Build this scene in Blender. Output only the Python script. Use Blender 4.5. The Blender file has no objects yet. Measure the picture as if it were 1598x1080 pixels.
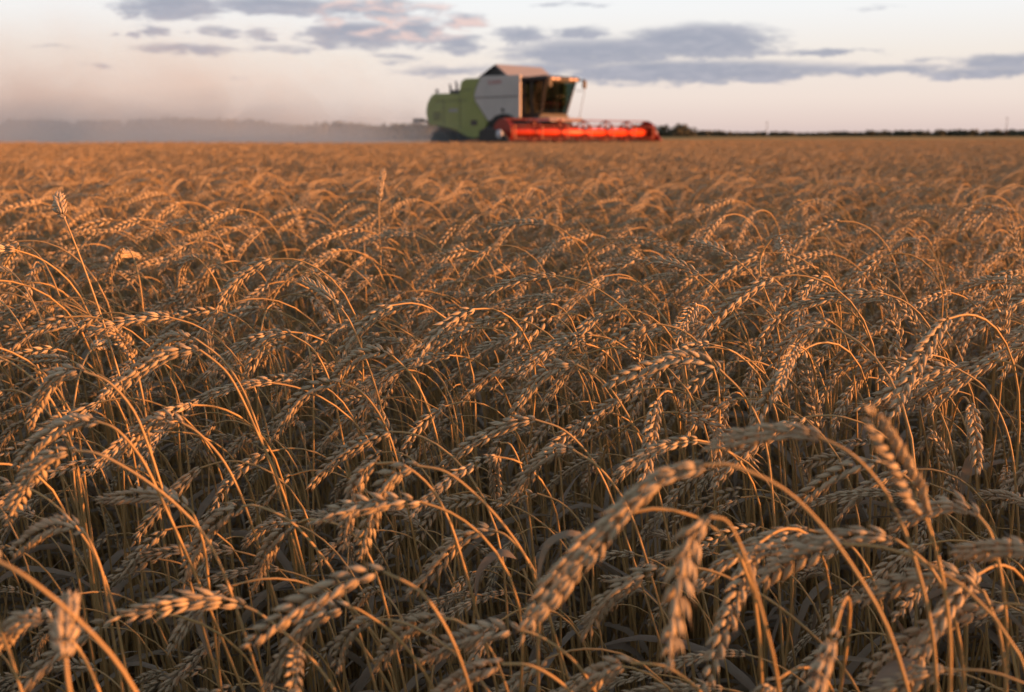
import bpy, math, random
import numpy as np
from mathutils import Vector, Matrix
R = math.radians
rnd = random.Random(7)
rg = np.random.default_rng(11)
S = bpy.context.scene
COL = S.collection

# ------------------------------------------------------------------ camera
CAM_Z = 1.08
PITCH = R(11.9)
cd = bpy.data.cameras.new('camera')
cam = bpy.data.objects.new('camera', cd); COL.objects.link(cam)
cam.location = (0, 0, CAM_Z); cam.rotation_euler = (R(90) - PITCH, 0, 0)
cd.sensor_width = 36; cd.lens = 35; cd.clip_start = .02; cd.clip_end = 6000
cd.dof.use_dof = True; cd.dof.focus_distance = 1.0; cd.dof.aperture_fstop = 7.2; cd.dof.aperture_blades = 9
S.camera = cam
FPX = 1598 / 36 * 35
def ray(px, py):
    x = (px - 799) / FPX; y = -(py - 540) / FPX
    return np.array([x, math.cos(PITCH) + y * math.sin(PITCH), -math.sin(PITCH) + y * math.cos(PITCH)])
def at(px, py, d):                       # a point seen at that pixel, d metres along the view axis
    return np.array([0, 0, CAM_Z]) + ray(px, py) * d
def azel(px, py):
    r = ray(px, py); r = r / np.linalg.norm(r)
    return math.atan2(r[0], r[1]), math.asin(r[2])

# ------------------------------------------------------------------ view
S.view_settings.view_transform = 'Standard'; S.view_settings.look = 'None'
S.view_settings.exposure = 1.42; S.view_settings.gamma = 1
S.render.engine = 'CYCLES'
S.cycles.use_denoising = True
S.cycles.max_bounces = 8; S.cycles.diffuse_bounces = 3; S.cycles.transparent_max_bounces = 12
S.cycles.volume_bounces = 3
S.cycles.volume_step_rate = 2.0

# ------------------------------------------------------------------ sun
SUN_EL = 3.1
SUN_AZ = 101.0                            # degrees clockwise from +Y: behind the camera, to its right
sl = bpy.data.lights.new('sun', 'SUN'); sl.energy = 5.0; sl.color = (1.0, .37, .115); sl.angle = R(.9)
so = bpy.data.objects.new('sun', sl); COL.objects.link(so)
to_sun = Vector((math.sin(R(SUN_AZ)) * math.cos(R(SUN_EL)), math.cos(R(SUN_AZ)) * math.cos(R(SUN_EL)), math.sin(R(SUN_EL))))
so.rotation_euler = to_sun.to_track_quat('Z', 'Y').to_euler()
so.location = (30, -20, 20)

# ------------------------------------------------------------------ node helper
class NT:
    def __init__(s, tree): s.t = tree
    def n(s, typ, **kw):
        x = s.t.nodes.new(typ)
        for k, v in kw.items(): setattr(x, k, v)
        return x
    def put(s, sock, v):
        if isinstance(v, bpy.types.NodeSocket): s.t.links.new(v, sock)
        elif v is not None: sock.default_value = v
    def m(s, op, a, b=None, c=None, clamp=False):
        x = s.n('ShaderNodeMath', operation=op, use_clamp=clamp)
        s.put(x.inputs[0], a)
        if b is not None: s.put(x.inputs[1], b)
        if c is not None: s.put(x.inputs[2], c)
        return x.outputs[0]
    def sstep(s, v, lo, hi):
        x = s.n('ShaderNodeMapRange', interpolation_type='SMOOTHSTEP')
        s.put(x.inputs[0], v); s.put(x.inputs[1], lo); s.put(x.inputs[2], hi)
        return x.outputs[0]
    def mix(s, f, a, b, mode='MIX'):
        x = s.n('ShaderNodeMix', data_type='RGBA', blend_type=mode)
        s.put(x.inputs[0], f)
        for i, v in ((6, a), (7, b)):
            s.put(x.inputs[i], tuple(v) + (1,) if isinstance(v, (tuple, list)) and len(v) == 3 else v)
        return x.outputs[2]
    def noise(s, vec, scale, detail=4, rough=.55, dist=0):
        x = s.n('ShaderNodeTexNoise'); s.put(x.inputs['Vector'], vec)
        x.inputs['Scale'].default_value = scale; x.inputs['Detail'].default_value = detail
        x.inputs['Roughness'].default_value = rough; x.inputs['Distortion'].default_value = dist
        return x.outputs[0]
    def ramp(s, f, stops):
        x = s.n('ShaderNodeValToRGB'); s.put(x.inputs[0], f)
        e = x.color_ramp.elements
        while len(e) < len(stops): e.new(.5)
        for i, (p, c) in enumerate(stops): e[i].position = p; e[i].color = tuple(c) + (1,)
        return x.outputs[0]
    def xyz(s, x, y, z):
        c = s.n('ShaderNodeCombineXYZ')
        for i, v in enumerate((x, y, z)): s.put(c.inputs[i], v)
        return c.outputs[0]

# ------------------------------------------------------------------ world: evening sky with cloud banks
W = bpy.data.worlds.new('World'); S.world = W; W.use_nodes = True
W.node_tree.nodes.clear(); w = NT(W.node_tree)
sky = w.n('ShaderNodeTexSky', sky_type='NISHITA', sun_disc=False)
sky.sun_elevation = R(SUN_EL); sky.sun_rotation = R(SUN_AZ); sky.dust_density = 2.0; sky.air_density = 1.2
D = w.n('ShaderNodeTexCoord').outputs['Generated']
sep = w.n('ShaderNodeSeparateXYZ'); w.put(sep.inputs[0], D)
dx, dy, dz = sep.outputs
AZ = w.m('ARCTAN2', dx, dy); EL = w.m('ARCSINE', dz)
nv = w.xyz(w.m('MULTIPLY', AZ, 1.0), w.m('MULTIPLY', EL, 4.2), 0.0)
n1 = w.noise(nv, 30, 8, .66, .5)
n2 = w.noise(nv, 9, 3, .5)
nw = w.noise(w.xyz(w.m('ADD', AZ, 3.7), w.m('MULTIPLY', EL, 4.0), 1.3), 30, 8, .68)
# warped lookup so the cloud outlines are ragged
AW = w.m('ADD', AZ, w.m('MULTIPLY', w.m('SUBTRACT', nw, .5), .085))
EW = w.m('ADD', EL, w.m('MULTIPLY', w.m('SUBTRACT', n1, .5), .020))
CL = [(1095,66,130,27,1),(930,84,150,24,.9),(905,51,52,10,.8),(812,56,44,14,.8),(1080,113,265,17,1),(870,110,150,14,.75),
      (1290,81,78,5,.75),(1375,109,120,7,.7),(1565,97,75,11,.9),(1545,114,95,9,.8),(1460,93,45,4,.45),
      (268,11,80,20,.95),(212,23,28,5,.7),(235,47,26,8,.8),(182,52,12,3,.5),(340,50,36,7,.8),(402,54,22,13,.6),(300,77,82,9,.75),
      (85,75,32,4,.6),(155,101,24,3.5,.5),(440,10,120,14,.9),(540,14,60,18,.8),(560,56,88,21,.95),(650,50,50,24,.8),(710,68,52,15,.8),
      (620,92,42,8,.7),(710,112,95,9,.6),(392,123,22,2.5,.5),(600,14,52,24,.8),(725,32,40,12,.7),(440,76,50,6,.55),(660,14,50,12,.6),
      (780,125,60,6,.4),(1000,131,70,4,.4),(1375,12,45,3,.3),(885,7,60,4,.5)]
dens = None
for cx, cy, rx, ry, st in CL:
    a, e = azel(cx, cy)
    u = w.m('DIVIDE', w.m('SUBTRACT', AW, a), rx * 1.15 / FPX); v = w.m('DIVIDE', w.m('SUBTRACT', EW, e), ry * 1.2 / FPX)
    q = w.m('ADD', w.m('MULTIPLY', u, u), w.m('MULTIPLY', v, v))
    k = w.m('MULTIPLY', w.m('SUBTRACT', 1.0, q, clamp=True), st)
    dens = k if dens is None else w.m('MAXIMUM', dens, k)
broken = w.m('ADD', w.m('MULTIPLY', w.m('SUBTRACT', n1, .5), 1.6), w.m('MULTIPLY', w.m('SUBTRACT', n2, .5), .5))
high = w.m('MULTIPLY', w.sstep(EL, .17, .30), w.m('MULTIPLY', w.m('SUBTRACT', n2, .42), 2.2))   # more broken cloud overhead
cover = w.sstep(w.m('ADD', w.m('MAXIMUM', dens, high), w.m('MULTIPLY', broken, w.m('MINIMUM', w.m('MULTIPLY', w.m('MAXIMUM', dens, high), 3.0), 1.0))), .02, .76)
base = w.ramp(w.m('DIVIDE', EL, 1.5708), [(0, (.74, .59, .56)), (.008, (.83, .67, .61)), (.022, (.93, .79, .71)), (.047, (.95, .87, .80)),
              (.073, (.97, .97, .97)), (.09, (.96, .99, 1.02)), (.2, (.50, .55, .62)), (.55, (.41, .46, .54)), (1, (.37, .43, .52))])
pa, pe = azel(640, 22)
pink = w.m('SUBTRACT', 1.0, w.m('ADD', w.m('POWER', w.m('DIVIDE', w.m('SUBTRACT', AZ, pa), .10), 2.0), w.m('POWER', w.m('DIVIDE', w.m('SUBTRACT', EL, pe), .028), 2.0)), clamp=True)
pinkm = w.m('MULTIPLY', w.sstep(pink, 0.0, .5), w.sstep(n1, .42, .62))
ccol = w.mix(w.sstep(n1, .35, .75), (.315, .35, .455), (.46, .47, .555))
ccol = w.mix(pinkm, ccol, (.88, .65, .605))
skyc = w.mix(w.m('MULTIPLY', cover, .88), base, ccol)
tot = w.mix(1.0, w.mix(1.0, skyc, (3.52, 3.52, 3.52), 'MULTIPLY'), w.mix(1.0, sky.outputs[0], (.0205, .0205, .0205), 'MULTIPLY'), 'ADD')
bg = w.n('ShaderNodeBackground'); w.put(bg.inputs[0], tot); bg.inputs[1].default_value = .1
wo = w.n('ShaderNodeOutputWorld'); W.node_tree.links.new(bg.outputs[0], wo.inputs[0])

# ------------------------------------------------------------------ materials
def mat(name, color, rough=.6, metal=0.0, var=.12, scale=6.0, bump=0.0, spec=.4):
    m = bpy.data.materials.new(name); m.use_nodes = True
    t = NT(m.node_tree); b = m.node_tree.nodes['Principled BSDF']
    oc = t.n('ShaderNodeTexCoord').outputs['Object']
    f = t.noise(oc, scale, 5, .6)
    lo = tuple(c * (1 - var) for c in color); hi = tuple(min(1, c * (1 + var)) for c in color)
    t.put(b.inputs['Base Color'], t.mix(f, lo, hi))
    b.inputs['Roughness'].default_value = rough; b.inputs['Metallic'].default_value = metal
    b.inputs['Specular IOR Level'].default_value = spec
    if bump:
        bp = t.n('ShaderNodeBump'); bp.inputs['Strength'].default_value = bump
        t.put(bp.inputs['Height'], f); t.put(b.inputs['Normal'], bp.outputs[0])
    return m

def straw_mat(name, lo, hi, alt, rough, sc, bump=0.0, streak=(1, 1, 1), trans=0.0):
    m = bpy.data.materials.new(name); m.use_nodes = True
    t = NT(m.node_tree); b = m.node_tree.nodes['Principled BSDF']
    kv = t.n('ShaderNodeAttribute', attribute_name='kv').outputs['Fac']
    orr = t.n('ShaderNodeObjectInfo').outputs['Random']
    oc = t.n('ShaderNodeTexCoord').outputs['Object']
    mp = t.n('ShaderNodeMapping'); t.put(mp.inputs[0], oc); mp.inputs['Scale'].default_value = streak
    f = t.noise(mp.outputs[0], sc, 4, .65)
    mixf = t.m('ADD', t.m('MULTIPLY', kv, .55), t.m('MULTIPLY', f, .45), clamp=True)
    c = t.mix(mixf, lo, hi)
    c = t.mix(t.m('MULTIPLY', orr, .7), c, alt)
    c = t.mix(1.0, c, t.ramp(orr, [(0, (.86, .86, .86)), (1, (1.1, 1.1, 1.1))]), 'MULTIPLY') if False else c
    t.put(b.inputs['Base Color'], c)
    b.inputs['Roughness'].default_value = rough; b.inputs['Specular IOR Level'].default_value = .25
    if bump:
        bp = t.n('ShaderNodeBump'); bp.inputs['Strength'].default_value = bump; bp.inputs['Distance'].default_value = .001
        t.put(bp.inputs['Height'], f); t.put(b.inputs['Normal'], bp.outputs[0])
    if trans:
        tr = t.n('ShaderNodeBsdfTranslucent'); t.put(tr.inputs[0], c)
        mx = t.n('ShaderNodeMixShader'); mx.inputs[0].default_value = trans
        out = m.node_tree.nodes['Material Output']
        m.node_tree.links.new(b.outputs[0], mx.inputs[1]); m.node_tree.links.new(tr.outputs[0], mx.inputs[2])
        m.node_tree.links.new(mx.outputs[0], out.inputs[0])
    return m
M_STEM = straw_mat('wheat_stem', (.25, .155, .05), (.45, .30, .12), (.34, .24, .115), .5, 160, 0, (1, 1, .1))
M_EAR = straw_mat('wheat_ear', (.205, .153, .09), (.575, .477, .315), (.355, .29, .18), .55, 700, .35, trans=.12)
M_LEAF = straw_mat('wheat_leaf', (.13, .105, .075), (.34, .30, .235), (.20, .155, .095), .7, 220, .3, (1, 1, .2), .25)
M_FARCROP = mat('distant_crop', (.40, .27, .12), .95, var=.25, scale=.15, spec=0.0)
WM = [M_STEM, M_EAR, M_LEAF, M_FARCROP]

# ------------------------------------------------------------------ mesh helpers
def raw_mesh(name, V, faces, mats, midx=None, attrs=None, smooth=True):
    """V n x 3; faces: list of (k-gon index arrays); midx: list of material indices per face array (scalar or array)."""
    me = bpy.data.meshes.new(name)
    V = np.asarray(V, np.float32)
    me.vertices.add(len(V)); me.vertices.foreach_set('co', V.ravel())
    loops = np.concatenate([f.ravel() for f in faces]).astype(np.int32)
    tot = np.concatenate([np.full(len(f), f.shape[1], np.int32) for f in faces])
    st = np.concatenate([[0], np.cumsum(tot)[:-1]]).astype(np.int32)
    me.loops.add(len(loops)); me.loops.foreach_set('vertex_index', loops)
    me.polygons.add(len(tot)); me.polygons.foreach_set('loop_start', st)
    for m_ in mats: me.materials.append(m_)
    if midx is not None:
        mi = np.concatenate([np.full(len(f), x, np.int32) if np.isscalar(x) else np.asarray(x, np.int32) for f, x in zip(faces, midx)])
        me.polygons.foreach_set('material_index', mi)
    me.polygons.foreach_set('use_smooth', np.full(len(tot), smooth, bool))
    for k, (typ, arr) in (attrs or {}).items():
        a = me.attributes.new(k, typ, 'POINT')
        a.data.foreach_set('vector' if typ == 'FLOAT_VECTOR' else 'value', np.asarray(arr).ravel())
    me.update(calc_edges=True); me.validate()
    return me

def norm(v): return v / (np.linalg.norm(v, axis=-1, keepdims=True) + 1e-12)
def resample(P, n, top=1.0):
    """smooth Catmull-Rom through P then n even points"""
    P = np.asarray(P, float)
    Q = np.vstack([2 * P[0] - P[1], P, 2 * P[-1] - P[-2]])
    out = []
    for i in range(1, len(Q) - 2):
        u = np.linspace(0, 1, 12, endpoint=False)[:, None]
        p0, p1, p2, p3 = Q[i - 1], Q[i], Q[i + 1], Q[i + 2]
        out.append(.5 * (2 * p1 + (p2 - p0) * u + (2 * p0 - 5 * p1 + 4 * p2 - p3) * u ** 2 + (3 * p1 - p0 - 3 * p2 + p3) * u ** 3))
    out = np.vstack(out + [P[-1:]])
    s = np.concatenate([[0], np.cumsum(np.linalg.norm(np.diff(out, axis=0), axis=1))])
    t = s[-1] * (1 - (1 - np.linspace(0, 1, n)) ** top)
    return np.stack([np.interp(t, s, out[:, k]) for k in range(3)], 1), s[-1]
def frames(P, tw=0.0):
    T = norm(np.gradient(P, axis=0))
    B = np.zeros_like(T)
    a = np.cross(T[0], [.31, .95, .1]); b = a / np.linalg.norm(a)
    for i in range(len(T)):
        b = b - T[i] * (b @ T[i]); b /= np.linalg.norm(b) + 1e-12; B[i] = b
    Cc = np.cross(T, B)
    ang = np.asarray(tw) * np.ones(len(T))
    ca, sa = np.cos(ang)[:, None], np.sin(ang)[:, None]
    return T, B * ca + Cc * sa, Cc * ca - B * sa

class Geo:
    def __init__(s): s.V = []; s.F = []; s.M = []; s.K = []; s.P = []; s.n = 0
    def add(s, V, F, m, kv, proto=0):
        s.V.append(V); s.n0 = s.n
        for f in F: s.F.append(f + s.n); s.M.append(m)
        s.K.append(np.broadcast_to(kv, (len(V),)).astype(np.float32)); s.P.append(np.full(len(V), proto, np.int32)); s.n += len(V)
    def mesh(s, name, mats, extra=None, single=False):
        return raw_mesh(name, np.vstack(s.V), s.F, mats, [0] * len(s.F) if single else s.M, {'kv': ('FLOAT', np.concatenate(s.K))})

def tube(P, r, sides=6, closed=True):
    T, B, Cc = frames(P)
    a = np.linspace(0, 2 * np.pi, sides, endpoint=False)
    r = np.asarray(r) * np.ones(len(P))
    V = P[:, None] + r[:, None, None] * (np.cos(a)[None, :, None] * B[:, None] + np.sin(a)[None, :, None] * Cc[:, None])
    n = len(P); i = np.arange(n - 1)[:, None] * sides; j = np.arange(sides)[None]; k = (j + 1) % sides
    Q = np.stack([i + j, i + k, i + sides + k, i + sides + j], -1).reshape(-1, 4)
    return V.reshape(-1, 3), [Q]

def kernel_template(sides, prof):
    V = []; F4 = []; F3 = []
    for (z, r) in prof[:-1]:
        for k in range(sides):
            a = 2 * math.pi * k / sides; V.append((r * math.cos(a), r * .8 * math.sin(a), z))
    V.append((0, 0, prof[-1][0])); n = len(prof) - 1
    for i in range(n - 1):
        for k in range(sides): F4.append((i * sides + k, i * sides + (k + 1) % sides, (i + 1) * sides + (k + 1) % sides, (i + 1) * sides + k))
    for k in range(sides): F3.append(((n - 1) * sides + k, (n - 1) * sides + (k + 1) % sides, n * sides))
    return np.array(V), np.array(F4).reshape(-1, 4), np.array(F3)
K_HI = kernel_template(6, [(0, .26), (.13, .60), (.36, 1.02), (.58, .90), (.77, .50), (.92, .17), (1.08, .06), (1.42, 0)])
K_MID = kernel_template(4, [(0, .4), (.35, 1.05), (.8, .55), (1.2, 0)])
K_LOW = kernel_template(3, [(0, .6), (.4, 1.1), (1.15, 0)])

def ear(P, L, tmpl, rng, fat=1.0, step=.0047, three=True, bend=1.0):
    """a wheat spike: kernels in alternating spikelets along the curve P; returns V, F, kv"""
    n = max(6, int(L / step)); flare = rng.uniform(-.02, .14); gap = rng.uniform(0, .12)
    Q, _ = resample(P, n + 1)
    T, B, Cc = frames(Q, rng.uniform(0, np.pi) + np.linspace(0, rng.uniform(-.5, .5), n + 1))
    pos, dirs, xs, sz = [], [], [], []
    for i in range(n):
        u = i / n
        f = (.72 + .28 * min(1, u / .15)) * (1 - .42 * max(0, (u - .55) / .45) ** 1.6) * fat
        sd = 1 if i % 2 else -1
        b, c, t = sd * B[i], Cc[i], T[i]
        spec = [(.0016, .0022, .29, .25), (.0016, -.0022, .29, -.25)]
        if three: spec.append((.0027, 0, .36, 0))
        for (ob, oc_, ab, ac) in spec:
            j = rng.normal(0, .085, 2)
            d = t + (ab + j[0] + flare) * b + (ac + j[1]) * c
            if rng.random() < gap: continue
            pos.append(Q[i] + f * (ob * b + oc_ * c)); dirs.append(d)
            xs.append(c if ac == 0 else b + .3 * c); sz.append(f * rng.uniform(.9, 1.1) * (.82 if ac == 0 else 1))
    # terminal spikelet
    for _ in range(2): pos.append(Q[-1]); dirs.append(T[-1] + rng.normal(0, .15, 3)); xs.append(B[-1]); sz.append(.62 * fat)
    pos = np.array(pos); d = norm(np.array(dirs)); x = np.array(xs); x = norm(x - d * (x * d).sum(1, keepdims=True)); y = np.cross(d, x)
    sz = np.array(sz)[:, None]
    tv, f4, f3 = tmpl
    ln, rd = .0118, .00205
    V = pos[:, None] + (tv[None, :, 0:1] * rd * sz[:, None]) * x[:, None] + (tv[None, :, 1:2] * rd * sz[:, None]) * y[:, None] + (tv[None, :, 2:3] * ln * sz[:, None]) * d[:, None]
    # tips curve slightly back towards the axis
    k, nv_ = len(pos), len(tv)
    off = (np.arange(k) * nv_)[:, None, None]
    kv = np.repeat(rng.uniform(0, 1, k), nv_)
    F = [(f4[None] + off).reshape(-1, 4), (f3[None] + off).reshape(-1, 3)]
    return V.reshape(-1, 3), F, kv

def leaf(p0, az, length, width, rng, droop=1.0, seg=9):
    """a dry curling leaf blade"""
    th = rng.uniform(.2, .7); pts = [np.array(p0, float)]; d = np.array([math.cos(az), math.sin(az), 0])
    for i in range(seg):
        th += droop * rng.uniform(.12, .42)
        pts.append(pts[-1] + (d * math.sin(th) + np.array([0, 0, math.cos(th)])) * length / seg)
    P = np.array(pts); T, B, Cc = frames(P, np.linspace(0, rng.uniform(-2.5, 2.5), len(P)))
    u = np.linspace(0, 1, len(P)); wd = width * np.clip(np.minimum(u / .1 + .35, 1) * (1 - u ** 2.5), .04, 1)
    V = np.stack([P - B * wd[:, None] / 2 + Cc * wd[:, None] * .18, P, P + B * wd[:, None] / 2 + Cc * wd[:, None] * .18], 1).reshape(-1, 3)
    i = np.arange(len(P) - 1)[:, None] * 3; j = np.array([0, 1])[None]
    return V, [np.stack([i + j, i + j + 1, i + j + 4, i + j + 3], -1).reshape(-1, 4)]

def stalk_curve(rng, peak, upright=False):
    """planar curve bowing towards +X: stem points from the ground to the ear base, then ear points"""
    Le = np.clip(rng.normal(.076, .013), .048, .102)
    lean = rng.normal(.10, .07)
    if upright: te, tt = rng.uniform(.1, .5), rng.uniform(.15, .9)
    else:
        te = rng.uniform(1.4, 2.5); tt = te + rng.uniform(.3, .9)
    Lb = rng.uniform(.12, .25)
    Ls = peak + .02
    for _ in range(6):
        ns = 40
        s = np.linspace(0, Ls, ns)
        k = np.clip((s - (Ls - Lb)) / Lb, 0, 1)
        th = lean * (.35 + .65 * s / Ls) + (te - lean) * k ** 1.55
        ds = s[1] - s[0]
        x = np.concatenate([[0], np.cumsum(np.sin(th[:-1]) * ds)]); z = np.concatenate([[0], np.cumsum(np.cos(th[:-1]) * ds)])
        e = np.linspace(0, 1, 12); the = te + (tt - te) * e; de = Le / 11
        xe = x[-1] + np.concatenate([[0], np.cumsum(np.sin(the[:-1]) * de)]); ze = z[-1] + np.concatenate([[0], np.cumsum(np.cos(the[:-1]) * de)])
        top = max(z.max(), ze.max())
        Ls += peak - top
    wob = rng.normal(0, .02); wy = wob * (s / Ls) ** 2
    sw = rng.normal(0, .25)
    ye = wy[-1] + sw * (xe - xe[0]) * .5
    return np.stack([x, wy, z], 1), np.stack([xe, ye, ze], 1), Le

def stalk_parts(stem_pts, ear_pts, rng, tmpl=K_HI, sides=6, nseg=22, leaves=2, r0=.0019, r1=.0009, three=True, step=.0047, fat=1.0):
    P, ln = resample(stem_pts, nseg, 2.3)
    rad = r0 + (r1 - r0) * (1 - (1 - np.linspace(0, 1, nseg)) ** 2.3)
    if sides > 4:
        for f in (.16, .36): rad[int(nseg * f)] *= 1.4            # stem joints
    s = tube(P, rad, sides)
    L = np.linalg.norm(np.diff(np.asarray(ear_pts), axis=0), axis=1).sum()
    e = ear(ear_pts, L, tmpl, rng, fat, step, three)
    lv = []
    for _ in range(leaves):
        i = int(nseg * rng.uniform(.12, .42))
        lv.append(leaf(P[i], rng.uniform(0, 2 * np.pi), rng.uniform(.09, .24), rng.uniform(.004, .0095), rng, rng.uniform(.6, 1.3)))
    return s, e, lv

# ------------------------------------------------------------------ tagging
def tag(o, label=None, cat=None, group=None, kind=None):
    for k, v in (('label', label), ('category', cat), ('group', group), ('kind', kind)):
        if v: o[k] = v
    return o
def link(name, me, parent=None):
    o = bpy.data.objects.new(name, me); COL.objects.link(o)
    if parent is not None: o.parent = parent
    return o
def empty(name, loc=(0, 0, 0), rz=0.0):
    o = bpy.data.objects.new(name, None); COL.objects.link(o); o.location = loc; o.rotation_euler = (0, 0, rz)
    o.empty_display_size = .1
    return o

# ------------------------------------------------------------------ ground
EDGE_Y = 33.0                              # the standing crop ends here on the left
def ground():
    m = bpy.data.materials.new('field_soil'); m.use_nodes = True
    t = NT(m.node_tree); b = m.node_tree.nodes['Principled BSDF']
    g = t.n('ShaderNodeNewGeometry').outputs['Position']
    sp = t.n('ShaderNodeSeparateXYZ'); t.put(sp.inputs[0], g)
    far = t.sstep(sp.outputs[1], 30.0, 36.0)
    f = t.noise(g, 9, 6, .7); f2 = t.noise(g, .35, 3)
    c = t.mix(f, (.022, .016, .011), (.05, .037, .024))
    st = t.mix(t.m('MULTIPLY', t.m('ADD', f, f2), .5), (.24, .17, .085), (.38, .28, .15))
    t.put(b.inputs['Base Color'], t.mix(far, c, st)); b.inputs['Roughness'].default_value = .95; b.inputs['Specular IOR Level'].default_value = 0
    bp = t.n('ShaderNodeBump'); bp.inputs['Strength'].default_value = .6; bp.inputs['Distance'].default_value = .03
    t.put(bp.inputs['Height'], f); t.put(b.inputs['Normal'], bp.outputs[0])
    xs = np.concatenate([[-3000, -800, -200], np.linspace(-60, 60, 41), [200, 800, 3000]])
    ys = np.concatenate([[-400, -60], np.linspace(-10, 80, 61), [200, 600, 1500, 4000]])
    X, Y = np.meshgrid(xs, ys); Z = .012 * np.sin(X * 1.7) * np.cos(Y * 1.3)
    V = np.stack([X, Y, Z], -1).reshape(-1, 3); nx = len(xs)
    i = np.arange(len(ys) - 1)[:, None] * nx; j = np.arange(nx - 1)[None]
    Q = np.stack([i + j, i + j + 1, i + nx + j + 1, i + nx + j], -1).reshape(-1, 4)
    o = link('ground', raw_mesh('ground', V, [Q], [m])); o['kind'] = 'structure'
ground()

# ------------------------------------------------------------------ woods and trees on the skyline
M_FOL = mat('dusky_foliage', (.07, .075, .05), .9, var=.45, scale=.6)
M_BARK = mat('dusky_bark', (.07, .055, .04), .9, var=.3, scale=3)
def foliage_blob(c, rad, n, size, rng):
    """leaf clumps spread through a crown: small tilted faces"""
    d = norm(rng.normal(0, 1, (n, 3))) * (rng.uniform(.25, 1, (n, 1)) ** .5)
    lump = 1 + .28 * np.sin(d[:, :1] * 5 + c[0]) * np.cos(d[:, 2:3] * 6 + c[1])
    p = np.array(c) + d * lump * np.array(rad)
    a = norm(rng.normal(0, 1, (n, 3))); b = norm(np.cross(a, rng.normal(0, 1, (n, 3))))
    s = size * rng.uniform(.5, 1.3, (n, 1))
    V = np.stack([p - a * s, p + b * s * .7, p + a * s, p - b * s * .7], 1).reshape(-1, 3)
    return V, [np.arange(4 * n).reshape(-1, 4)]
def wood(name, label, trees, seed, leafy=240, size=.55):
    """many crowns and trunks grown together in one mass: trees = (x, y, height)"""
    rng = np.random.default_rng(seed); G = Geo()
    for (x, y, h) in trees:
        r = h * rng.uniform(.4, .6)
        for k in range(3):
            cz = h * (.38 + .2 * k); rr = r * (1.0, .85, .55)[k]
            V, F = foliage_blob((x + rng.normal(0, .12 * h), y + rng.normal(0, .1 * h), cz), (rr, rr, h * .24), leafy // 3, size * h / 7, rng)
            G.add(V, F, 0, 0)
        V, F = foliage_blob((x, y, h * .2), (r * 1.1, r * .8, h * .22), leafy // 2, size * h / 7, rng); G.add(V, F, 0, 0)
        V, F = tube(np.array([[x, y, 0], [x + .1, y, h * .4], [x, y, h * .7]]), [.03 * h, .022 * h, .01 * h], 5); G.add(V, F, 1, 0)
    o = link(name, G.mesh(name, [M_FOL, M_BARK])); tag(o, label, 'wood', None, 'stuff'); return o
def row(x0, x1, y, step, hf, seed, jy=14):
    g = random.Random(seed); out = []; x = x0
    while x < x1:
        out.append((x, y + g.uniform(-jy, jy), hf(x) * g.uniform(.93, 1.07))); x += step * g.uniform(.6, 1.3)
    return out
def hl(x):                                    # outline of the hazy wood left of the machine
    px = 799 + x / 300 * FPX
    if px < 40: return 3.6 + 2.0 * max(0, px) / 40
    if px < 410: return 5.6 + .6 * math.sin(px * .03) * .5 + (.4 if px > 280 else 0)
    if px < 450: return 5.4 - 1.0 * (px - 410) / 40
    return 4.6 + .4 * math.sin(px * .05)
wood('hazy_wood', 'long grey-green wood veiled by dust on the skyline left of the harvester', row(-178, -20, 300, .8, hl, 3, 6), 31, 130, .7)
def hr(x): return 4.9 + .9 * math.sin(x * .021) * math.sin(x * .0063) + .4 * math.sin(x * .13)
wood('skyline_wood', 'thin dark strip of distant wood along the skyline right of the harvester', row(110, 520, 790, 2.0, hr, 4, 8) + row(110, 520, 815, 2.2, hr, 8, 8), 32, 70, 1.2)
def hc(x): return 5.2 + .2 * math.sin(x * .8) - (.5 if x > 69 else 0)
wood('tree_clump', 'dark clump of trees on the skyline just beyond the right end of the orange reel', row(44, 72, 400, 1.3, hc, 5, 10), 33, 200)
def tree(label, x, y, h, seed, spread=.5):
    rng = np.random.default_rng(seed)
    e = empty('field_tree', (x, y, 0)); tag(e, label, 'tree', None)
    G = Geo()
    V, F = tube(np.array([[0, 0, 0], [.08 * h * .2, 0, h * .3], [0, .02 * h, h * .75]]), [.035 * h, .026 * h, .01 * h], 7); G.add(V, F, 0, 0)
    for k in range(5):
        a = k * 1.26 + rng.uniform(0, 1); z0 = h * rng.uniform(.22, .5)
        V, F = tube(np.array([[0, 0, z0], [math.cos(a) * h * .15, math.sin(a) * h * .15, z0 + h * .13], [math.cos(a) * h * .3, math.sin(a) * h * .3, z0 + h * .3]]), [.014 * h, .009 * h, .004 * h], 5); G.add(V, F, 0, 0)
    link('trunk', G.mesh('trunk', [M_BARK]), e)
    G = Geo()
    for k in range(9):
        a = rng.uniform(0, 6.28); q = rng.uniform(0, spread) * h
        V, F = foliage_blob((math.cos(a) * q, math.sin(a) * q, h * rng.uniform(.4, .8)), (h * .24, h * .24, h * .17), 150, .055 * h, rng); G.add(V, F, 0, 0)
    link('crown', G.mesh('crown', [M_FOL]), e)
tree('broad low dark tree standing up from the thin skyline wood, halfway along its right part', 247, 700, 6.2, 71, .9)
tree('dark tree at the very right end of the skyline, cut by the frame', 360, 690, 9.5, 72, .7)
M_POLE = mat('weathered_pole', (.10, .09, .085), .8, var=.2)
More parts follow.
